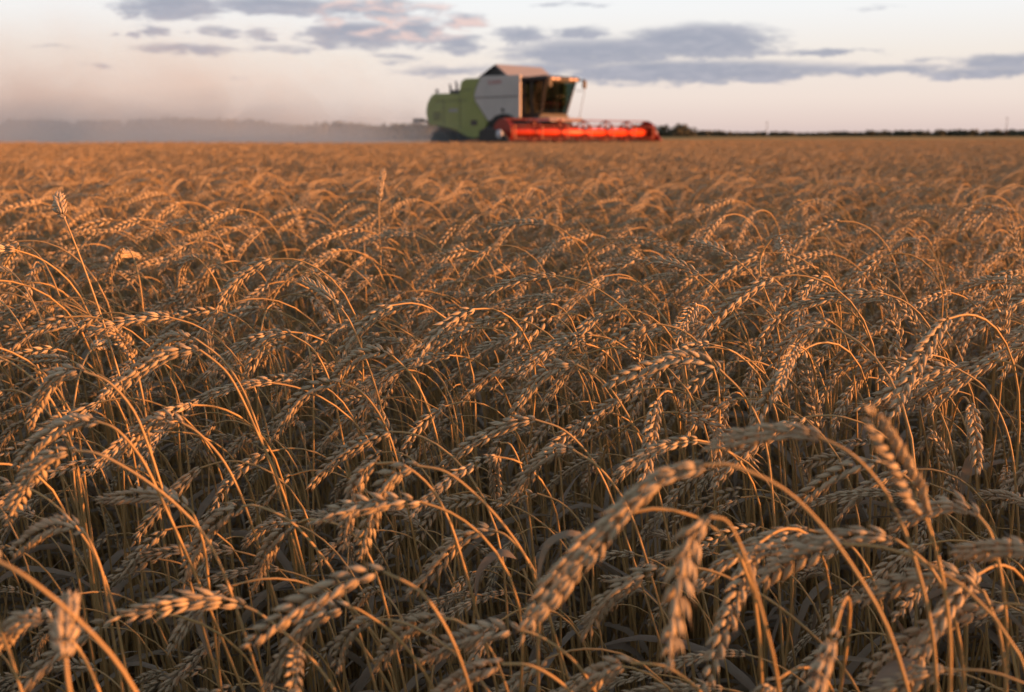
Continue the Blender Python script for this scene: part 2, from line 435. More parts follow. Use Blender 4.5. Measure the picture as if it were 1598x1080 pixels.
def pole(label, x, y, h):
    e = empty('utility_pole', (x, y, 0)); tag(e, label, 'utility pole', 'utility poles on the skyline')
    V, F = tube(np.array([[0, 0, 0], [0, 0, h * .5], [0, 0, h]]), [.2, .17, .13], 8); G = Geo(); G.add(V, F, 0, 0); link('mast', G.mesh('mast', [M_POLE]), e)
    V, F = tube(np.array([[-1.1, 0, h - .7], [0, 0, h - .68], [1.1, 0, h - .7]]), [.08, .09, .08], 6); G = Geo(); G.add(V, F, 0, 0); link('crossarm', G.mesh('crossarm', [M_POLE]), e)
pole('thin faint pole on the skyline, the one nearer the harvester', 150, 600, 9.6)
pole('thin taller pole on the skyline, the one nearer the right edge', 291, 600, 12.0)

# ------------------------------------------------------------------ the combine harvester (local x forward, y to its left, z up; origin under the reel axis)
M_GREEN = mat('green_paint', (.20, .235, .065), .55, var=.20, scale=1.5)
M_GREY = mat('grey_panel_paint', (.40, .38, .365), .6, var=.16, scale=1.6)
M_LIGHT = mat('pale_cover_paint', (.22, .22, .235), .5, var=.06, scale=1.2)
M_DARK = mat('dark_machinery', (.028, .027, .028), .6, var=.25, scale=4)
M_TYRE = mat('tyre_rubber', (.022, .021, .02), .85, var=.25, scale=5)
M_RIM = mat('pale_rim', (.42, .38, .33), .5, var=.1)
M_BAR = mat('dark_red_paint', (.13, .018, .010), .55, var=.2)
M_RED = mat('red_header_paint', (.25, .026, .013), .45, var=.12, scale=2)
M_ORANGE = mat('orange_reel_paint', (.72, .065, .018), .4, var=.05, scale=2)
M_STEELP = mat('worn_steel', (.32, .30, .28), .45, .6, var=.2, scale=5)
M_WHITE = mat('white_plastic', (.40, .41, .44), .4, var=.05)
M_SEAT = mat('seat_fabric', (.035, .024, .02), .8, var=.2)
M_LAMP = mat('lamp_lens', (.62, .46, .38), .2, var=.05)
M_LETTER = mat('red_lettering', (.36, .05, .06), .5, var=.03)
def glass_mat():
    m = bpy.data.materials.new('tinted_glass'); m.use_nodes = True
    t = NT(m.node_tree); nt = m.node_tree; nt.nodes.clear()
    tr = t.n('ShaderNodeBsdfTransparent'); tr.inputs[0].default_value = (.42, .49, .47, 1)
    gl = t.n('ShaderNodeBsdfGlossy'); gl.inputs[0].default_value = (.8, .8, .8, 1); gl.inputs['Roughness'].default_value = .06
    mx = t.n('ShaderNodeMixShader'); mx.inputs[0].default_value = .05
    nt.links.new(tr.outputs[0], mx.inputs[1]); nt.links.new(gl.outputs[0], mx.inputs[2])
    o = t.n('ShaderNodeOutputMaterial'); nt.links.new(mx.outputs[0], o.inputs[0]); return m
M_GLASS = glass_mat()
import bmesh
def bm_obj(name, bm, mats, parent, bevel=0.0, smooth=False):
    me = bpy.data.meshes.new(name); bmesh.ops.recalc_face_normals(bm, faces=bm.faces); bm.to_mesh(me); bm.free()
    for m_ in (mats if isinstance(mats, (list, tuple)) else [mats]): me.materials.append(m_)
    o = link(name, me, parent)
    for p in me.polygons: p.use_smooth = smooth
    if bevel:
        b = o.modifiers.new('edge', 'BEVEL'); b.width = bevel; b.segments = 2; b.limit_method = 'ANGLE'; b.angle_limit = R(35)
    return o
def prism(bm, poly, y0, y1, inset=0.0):
    """poly in (x, z), extruded from y0 to y1"""
    a = [bm.verts.new((x, y0, z)) for x, z in poly]; b = [bm.verts.new((x, y1, z)) for x, z in poly]
    bm.faces.new(a); bm.faces.new(b[::-1])
    for i in range(len(poly)): bm.faces.new((a[i], b[i], b[(i + 1) % len(poly)], a[(i + 1) % len(poly)]))
def box(bm, c, s, M=None):
    r = bmesh.ops.create_cube(bm, size=1, matrix=Matrix.Translation(c) @ (M or Matrix()) @ Matrix.Diagonal((*s, 1)))
    return r
def rod(bm, p, q, r, n=8, r2=None):
    p, q = Vector(p), Vector(q); d = q - p
    M = Matrix.Translation((p + q) / 2) @ d.to_track_quat('Z', 'Y').to_matrix().to_4x4()
    bmesh.ops.create_cone(bm, cap_ends=True, segments=n, radius1=r, radius2=r if r2 is None else r2, depth=d.length, matrix=M)
def lathe_y(bm, prof, c, n=28):
    """profile of (y, r) spun about the y axis through c"""
    rings = []
    for (y, r) in prof: rings.append([bm.verts.new((c[0] + r * math.cos(2 * math.pi * k / n), c[1] + y, c[2] + r * math.sin(2 * math.pi * k / n))) for k in range(n)])
    for a, b in zip(rings, rings[1:]):
        for k in range(n): bm.faces.new((a[k], a[(k + 1) % n], b[(k + 1) % n], b[k]))
    bm.faces.new(rings[0]); bm.faces.new(rings[-1][::-1])
def NB(): return bmesh.new()
CH = empty('combine_harvester', (2.71, 36.85, 0), math.atan2(-.694, .72))
tag(CH, 'green and grey combine harvester with a glass cab and wide orange reel', 'combine harvester')
# hull
b = NB(); prism(b, [(-6.75, 1.5), (-6.9, 2.1), (-6.5, 2.64), (-5.1, 2.6), (-5.0, 3.1), (-2.66, 3.14), (-2.66, 1.5), (-3.0, 1.15), (-5.2, 1.15)], -1.40, 1.40)
bm_obj('hull', b, M_DARK, CH, .03)
rear = [(-6.91, 1.51), (-7.07, 1.80), (-7.10, 2.04), (-7.03, 2.34), (-6.85, 2.58), (-6.62, 2.72), (-5.87, 2.71), (-5.16, 2.66), (-5.12, 2.97), (-5.03, 3.14), (-4.85, 3.22), (-4.02, 3.22),
        (-4.20, 2.95), (-4.33, 2.72), (-4.36, 2.50), (-4.25, 2.30), (-3.60, 1.60), (-3.88, 1.22), (-4.10, 1.06), (-4.35, .99), (-4.81, 1.08), (-5.44, 1.33), (-6.25, 1.47)]
front = [(-3.99, 3.22), (-3.90, 3.28), (-2.54, 3.25), (-2.54, 1.74), (-3.11, 1.63), (-3.57, 1.62), (-4.22, 2.32), (-4.33, 2.5), (-4.30, 2.71), (-4.17, 2.94)]
for sy in (-1, 1):
    b = NB(); prism(b, rear, sy * 1.40, sy * 1.47); ob = bm_obj('side_panel', b, M_GREEN, CH, .02)
    ob['label'] = 'green rear side panel'
    b = NB(); prism(b, [(x + (.60 if sy < 0 and x > -2.6 else 0), z) for x, z in front], sy * 1.403, sy * 1.485); ob = bm_obj('side_panel', b, M_GREY, CH, .02)
    ob['label'] = 'grey front side panel with a chevron-shaped rear edge'
    b = NB(); box(b, (-3.16 if sy < 0 else -3.47, sy * 1.488, 2.50), (2.26 if sy < 0 else 1.66, .012, .03)); bm_obj('panel_seam', b, M_DARK, ob)
    b = NB(); box(b, (-2.80, sy * 1.492, 2.02), (.16, .014, .12), Matrix.Rotation(.5, 4, 'Y')); bm_obj('emblem', b, M_DARK, ob, .01)
    fc = bpy.data.curves.new('lettering', 'FONT'); fc.body = 'CLAAS'; fc.size = .21; fc.extrude = .004; fc.align_x = 'CENTER'; fc.space_character = 1.15
    fc.materials.append(M_LETTER); tmp = bpy.data.objects.new('lettering', fc); COL.objects.link(tmp); bpy.context.view_layer.update()
    me_ = bpy.data.meshes.new_from_object(tmp); bpy.data.objects.remove(tmp); fo = link('lettering', me_, ob)
    fo.location = (-3.22, sy * 1.492, 2.97); fo.rotation_euler = (R(90), 0, 0 if sy < 0 else math.pi)
for (x, z, w_, h_) in ((-5.5, 2.06, .5, .12), (-4.35, 1.58, .36, .2)):
    b = NB(); box(b, (x, -1.475, z), (w_, .012, h_)); bm_obj('side_vent' if h_ > .15 else 'badge_plate', b, M_DARK if h_ > .15 else M_LIGHT, CH, .01)
for sy in (-1, 1):
    for (x, z, w_, h_) in ((-5.12, 1.95, .025, 1.25), (-6.05, 2.0, .025, 1.02), (-5.6, 2.42, 1.8, .022), (-4.75, 2.80, .5, .022)):
        b = NB(); box(b, (x, sy * 1.474, z), (w_, .012, h_)); bm_obj('panel_seam', b, M_DARK, CH)
b = NB()
for k in range(6): box(b, (-6.45, -1.476, 1.72 + k * .055), (.42, .014, .022))
bm_obj('cooling_grille', b, M_DARK, CH)
b = NB()
for y in (-.35, -.05): rod(b, (-7.16, y, .9), (-7.2, y, 2.3), .02, 6)
for k in range(6): rod(b, (-7.18, -.35, 1.0 + k * .24), (-7.18, -.05, 1.0 + k * .24), .016, 6)
bm_obj('ladder', b, M_STEELP, CH)
# rear hood
b = NB(); prism(b, [(-6.95, 1.6), (-7.02, 2.0), (-6.9, 2.4), (-6.55, 2.69), (-5.95, 2.69), (-5.95, 1.6)], -1.39, 1.39); bm_obj('rear_hood', b, M_GREEN, CH, .05)
b = NB(); prism(b, [(-6.9, 1.45), (-7.35, .95), (-7.2, .75), (-6.3, .9), (-6.1, 1.45)], -.95, .95); bm_obj('straw_chopper', b, M_DARK, CH, .03)
# engine bay, exhausts, intake
b = NB(); box(b, (-5.75, 0, 2.78), (.9, 1.9, .16)); box(b, (-5.5, -.75, 2.82), (.28, .5, .22)); bm_obj('engine_deck', b, M_DARK, CH, .03)
for (x, y, z1) in ((-6.32, -.85, 3.10), (-6.02, -.8, 3.2)):
    b = NB(); rod(b, (x, y, 2.68), (x, y, z1 - .12), .045, 10); rod(b, (x, y, z1 - .13), (x - .05, y, z1), .036, 10); bm_obj('exhaust_pipe', b, M_DARK, CH)
b = NB(); rod(b, (-6.95, -1.0, 2.5), (-6.95, -1.0, 2.84), .03); box(b, (-6.95, -1.0, 2.86), (.09, .09, .1)); bm_obj('beacon', b, M_DARK, CH)
# bracket with lamp reaching out of the tail
b = NB(); rod(b, (-6.9, -.95, 1.70), (-8.0, -.98, 1.70), .03); rod(b, (-6.9, -.95, 1.55), (-7.9, -.98, 1.66), .025); box(b, (-8.1, -1.0, 1.72), (.42, .26, .13)); bm_obj('tail_bracket', b, M_DARK, CH, .01)
b = NB(); box(b, (-8.02, -1.13, 1.60), (.3, .05, .06)); bm_obj('tail_lamp', b, M_WHITE, CH, .01)
# grain tank
b = NB(); prism(b, [(-5.0, 2.6), (-4.95, 3.2), (-2.66, 3.22), (-2.66, 2.6)], -1.38, 1.38); bm_obj('grain_tank', b, M_GREEN, CH, .03)
b = NB(); plan = [(-2.55, -1.48), (-2.33, -1.0), (-2.33, 1.0), (-2.55, 1.48), (-2.66, 1.48), (-2.66, -1.48)]
lo_ = [b.verts.new((x, y, 1.62)) for x, y in plan]; hi_ = [b.verts.new((x, y, 3.23)) for x, y in plan]
b.faces.new(lo_); b.faces.new(hi_[::-1])
for i in range(6): b.faces.new((lo_[i], hi_[i], hi_[(i + 1) % 6], lo_[(i + 1) % 6]))
bm_obj('front_wall', b, mat('dusty_wall_paint', (.065, .06, .058), .7, var=.15, scale=2), CH, .03)
b = NB(); box(b, (-4.55, -1.41, 3.17), (.18, .1, .06)); bm_obj('latch', b, M_DARK, CH)
# tank cover: a gable whose ridge runs across the machine
b = NB(); prism(b, [(-4.24, 3.24), (-3.42, 3.67), (-2.80, 3.24)], -1.2, 1.2); tc = bm_obj('tank_cover', b, M_DARK, CH)
b = NB(); prism(b, [(-3.44, 3.665), (-3.40, 3.70), (-2.72, 3.25), (-2.80, 3.24)], -1.28, 1.28); bm_obj('cover_flap', b, M_LIGHT, tc, .01)
b = NB(); prism(b, [(-3.40, 3.70), (-3.44, 3.665), (-4.26, 3.24), (-4.32, 3.25)], -1.28, 1.28); bm_obj('cover_flap', b, M_DARK, tc, .01)
# unloading auger folded along the far side
b = NB(); rod(b, (-2.6, 1.62, 3.0), (-7.2, 1.6, 2.75), .17, 16); rod(b, (-2.6, 1.62, 3.0), (-2.5, 1.45, 2.2), .17, 16); bm_obj('unloading_auger', b, M_GREEN, CH, 0, True)
# cab
cabp = empty('cab', (0, 0, 0)); cabp.parent = CH
b = NB()
T = {'rb': (-1.95, .80), 'rt': (-1.95, .86), 'fb': (-1.62, .72), 'ft': (-1.18, .84)}
zb, zt = 1.86, 3.06
for sy in (-1, 1):
    rod(b, (-1.95, sy * .80, zb), (-1.95, sy * .84, zt), .07, 6); rod(b, (-1.62, sy * .70, zb), (-1.27, sy * .82, zt), .045, 6); rod(b, (-2.28, sy * .86, zb), (-2.28, sy * .86, zt), .05, 6)
    rod(b, (-2.28, sy * .86, zb), (-1.62, sy * .70, zb), .05, 6)
rod(b, (-1.62, -.70, zb), (-1.62, .70, zb), .05, 6); rod(b, (-1.27, -.82, zt), (-1.27, .82, zt), .05, 6)
bm_obj('frame', b, M_DARK, cabp)
b = NB(); prism(b, [(-2.31, 3.06), (-2.31, 3.20), (-1.3, 3.24), (-1.1, 3.18), (-1.1, 3.06)], -.92, .92); rf = bm_obj('roof', b, M_DARK, cabp, .04)
for y in (-.62, -.36, .36, .62):
    b = NB(); box(b, (-1.095, y, 3.12), (.03, .2, .08)); bm_obj('work_light', b, M_LAMP, rf, .01)
b = NB(); prism(b, [(-2.31, 1.75), (-2.31, 1.84), (-1.55, 1.84), (-1.55, 1.75)], -.86, .82); bm_obj('floor', b, M_DARK, cabp, .02)
def quad(name, pts, th, m_, parent):
    P = [Vector(p) for p in pts]; n = (P[1] - P[0]).cross(P[2] - P[0]).normalized() * th
    bm = NB(); a = [bm.verts.new(p) for p in P]; c = [bm.verts.new(p + n) for p in P]
    bm.faces.new(a); bm.faces.new(c[::-1])
    for i in range(4): bm.faces.new((a[i], c[i], c[(i + 1) % 4], a[(i + 1) % 4]))
    return bm_obj(name, bm, m_, parent)
quad('windscreen', [(-1.60, -.67, zb + .06), (-1.60, .67, zb + .06), (-1.26, .79, zt - .05), (-1.26, -.79, zt - .05)], .012, M_GLASS, cabp)
for sy in (-1, 1): quad('side_window', [(-2.22, sy * .85, zb + .05), (-1.69, sy * .72, zb + .05), (-1.36, sy * .83, zt - .04), (-2.22, sy * .86, zt - .04)], .012, M_GLASS, cabp)
b = NB(); box(b, (-2.30, 0, 2.45), (.05, 1.62, 1.18)); bm_obj('rear_wall', b, M_DARK, cabp, .01)
b = NB(); box(b, (-1.98, -.05, 2.12), (.44, .5, .14)); box(b, (-2.18, -.05, 2.46), (.12, .5, .62)); box(b, (-2.19, -.05, 2.86), (.1, .3, .2)); bm_obj('seat', b, M_SEAT, cabp, .04)
b = NB(); rod(b, (-1.66, 0, 1.86), (-1.76, 0, 2.38), .05, 8); bmesh.ops.create_cone(b, cap_ends=True, segments=18, radius1=.2, radius2=.2, depth=.035, matrix=Matrix.Translation((-1.77, 0, 2.4)) @ Matrix.Rotation(-.5, 4, 'Y')); bm_obj('steering_wheel', b, M_DARK, cabp)
b = NB(); box(b, (-1.98, -.42, 2.32), (.5, .16, .1)); box(b, (-1.74, -.48, 2.56), (.06, .24, .2)); bm_obj('console', b, M_SEAT, cabp, .02)
for sy in (-1, 1):
    mr = NB(); rod(mr, (-1.15, sy * .86, 3.1), (-.95, sy * .96, 3.12), .02, 6); rod(mr, (-.95, sy * .96, 3.16), (-.95, sy * .96, 2.78), .015, 6); box(mr, (-.95, sy * .96, 2.96), (.08, .16, .28)); bm_obj('mirror', mr, M_DARK, cabp, .015)
# front platform, rails, ladder
b = NB(); prism(b, [(-2.31, 1.58), (-2.31, 1.74), (-1.0, 1.74), (-.92, 1.6)], -.95, .95); bm_obj('platform', b, M_LIGHT, CH, .02)
b = NB()
rod(b, (-1.35, 1.15, 1.74), (-1.05, 1.1, 2.75), .011, 6)
rod(b, (-1.05, 1.1, 2.75), (-1.5, 1.1, 2.75), .011, 6)
bm_obj('handrail', b, M_STEELP, CH)
for y in (-.55, -.3):
    b = NB(); box(b, (-.93, y, 1.66), (.04, .14, .08)); bm_obj('headlight', b, M_LAMP, CH, .01)
# wheels
def wheel(x, y, r, wd, rimr):
    we = empty('wheel', (0, 0, 0)); we.parent = CH
    b = NB(); lathe_y(b, [(-wd / 2, r * .62), (-wd / 2, r * .9), (-wd * .36, r * .985), (wd * .36, r * .985), (wd / 2, r * .9), (wd / 2, r * .62)], (x, y, r), 36)
    for k in range(20):
        a = 2 * math.pi * k / 20
        for s in (-1, 1):
            M = Matrix.Translation((x, y, r)) @ Matrix.Rotation(-a - (0.16 if s > 0 else 0), 4, 'Y') @ Matrix.Translation((r, s * wd * .24, 0)) @ Matrix.Rotation(s * .5, 4, 'X')
            bmesh.ops.create_cube(b, size=1, matrix=M @ Matrix.Diagonal((.06, wd * .48, .07, 1)))
    bm_obj('tyre', b, M_TYRE, we, 0)
    b = NB(); sg = -1 if y < 0 else 1
    lathe_y(b, [(-sg * wd * .2, rimr), (sg * wd * .43, rimr * 1.02), (sg * wd * .40, rimr * .86), (sg * wd * .15, rimr * .55), (sg * wd * .30, rimr * .3)], (x, y, r), 28); bm_obj('rim', b, M_RIM, we, 0)
for sy in (-1, 1): wheel(-2.75, sy * 1.32, .92, .66, .46); wheel(-6.35, sy * 1.2, .66, .46, .32)
b = NB(); rod(b, (-6.35, -1.1, .66), (-6.35, 1.1, .66), .1); rod(b, (-2.75, -1.1, .92), (-2.75, 1.1, .92), .16); box(b, (-4.6, 0, 1.1), (3.6, .9, .3)); bm_obj('chassis', b, M_DARK, CH, .02)
for sy in (-1, 1):
    b = NB(); pts_ = [(-2.75 + 1.02 * math.cos(R(a)), .92 + .98 * math.sin(R(a))) for a in range(20, 171, 15)]
    inn = [(-2.75 + .97 * math.cos(R(a)), .92 + .93 * math.sin(R(a))) for a in range(170, 19, -15)]
    prism(b, pts_ + inn, sy * 1.0, sy * 1.5); bm_obj('mudguard', b, M_DARK, CH)
# feeder house
b = NB(); prism(b, [(-2.2, 1.05), (-2.2, 1.7), (-.75, 1.05), (-.75, .45)], -.7, .7); bm_obj('feeder_house', b, M_DARK, CH, .03)
# header
DY = lambda s, v: -v if s < 0 else v - .74
HD = empty('header', (0, 0, 0)); HD.parent = CH
b = NB(); prism(b, [(-.85, .35), (-.85, 1.20), (-.78, 1.20), (-.74, .42), (.55, .16), (.55, .11), (-.74, .33)], -4.55, 3.82); rod(b, (-.82, -4.55, 1.22), (-.82, 3.82, 1.22), .07, 8); bm_obj('back_wall', b, M_BAR, HD, .01)
b = NB(); rod(b, (-.42, -4.5, .62), (-.42, 3.8, .62), .22, 18)
for k in range(54):
    y = -4.4 + k * .15; a = k * .9
    M = Matrix.Translation((-.42, y, .62)) @ Matrix.Rotation(.12, 4, 'X')
    bmesh.ops.create_cone(b, cap_ends=True, segments=18, radius1=.32, radius2=.32, depth=.012, matrix=M @ Matrix.Rotation(R(90), 4, 'X'))
bm_obj('auger', b, M_STEELP, HD)
b = NB(); box(b, (.6, -.36, .14), (.12, 8.3, .03))
for k in range(107): y = -4.5 + k * .077; rod(b, (.62, y, .14), (.76, y, .14), .02, 5, .003)
bm_obj('cutter_bar', b, M_STEELP, HD)
for sy in (-1, 1):
    b = NB(); prism(b, [(-.85, .2), (-.85, 1.25), (-.5, 1.38), (.25, 1.25), (.75, .7), (1.25, .16), (.6, .08)], DY(sy, 4.55), DY(sy, 4.63)); dv = bm_obj('end_divider', b, M_RED if sy > 0 else M_DARK, HD, .02)
    b = NB(); bmesh.ops.create_uvsphere(b, u_segments=18, v_segments=12, radius=.135, matrix=Matrix.Translation((.16, DY(sy, 4.66), 1.14)) @ Matrix.Diagonal((1.1, .6, 1.15, 1))); bm_obj('end_cap', b, M_WHITE, dv, 0, True)
ZR, RR = 1.22, .42
b = NB(); rod(b, (0, -3.95, ZR), (0, 3.6, ZR), .135, 24); bm_obj('reel_tube', b, M_ORANGE, HD, 0, True)
NY = [-4.15, -2.82, -1.50, -.22, 1.06, 2.34, 3.50]
for y in NY:
    b = NB()
    for k in range(6):
        a = k * math.pi / 3 + math.pi / 6; a2 = a + math.pi / 3
        p = (RR * math.cos(a), y, ZR + RR * math.sin(a)); q = (RR * math.cos(a2), y, ZR + RR * math.sin(a2))
        M = Matrix.Translation(((p[0]) / 2, y, (p[2] + ZR) / 2)) @ Matrix.Rotation(-a, 4, 'Y')
        bmesh.ops.create_cube(b, size=1, matrix=M @ Matrix.Diagonal((RR, .025, .06, 1)))
        rod(b, p, q, .028, 6)
        mid = ((p[0] + q[0]) / 2, y, (p[2] + q[2]) / 2)
    lathe_y(b, [(-.03, .168), (.03, .168)], (0, y, ZR), 20)
    bm_obj('reel_disc', b, M_RED, HD)
for k in range(6):
    a = k * math.pi / 3 + math.pi / 6; x = RR * math.cos(a); z = ZR + RR * math.sin(a)
    b = NB(); rod(b, (x, -4.3, z), (x, 3.62, z), .018, 8)
    for j in range(51): y = -4.25 + j * .152; rod(b, (x, y, z), (x - .05, y, z - .24), .006, 4)
    bm_obj('tine_bar', b, M_BAR, HD)
for sy in (-1, 1):
    b = NB(); rod(b, (-.8, DY(sy, 4.42), 1.3), (.02, DY(sy, 4.42), ZR), .06, 8); bmesh.ops.create_cone(b, cap_ends=True, segments=24, radius1=.43, radius2=.43, depth=.03, matrix=Matrix.Translation((0, DY(sy, 4.34), ZR)) @ Matrix.Rotation(R(90), 4, 'X')); bm_obj('reel_arm', b, M_RED, HD)

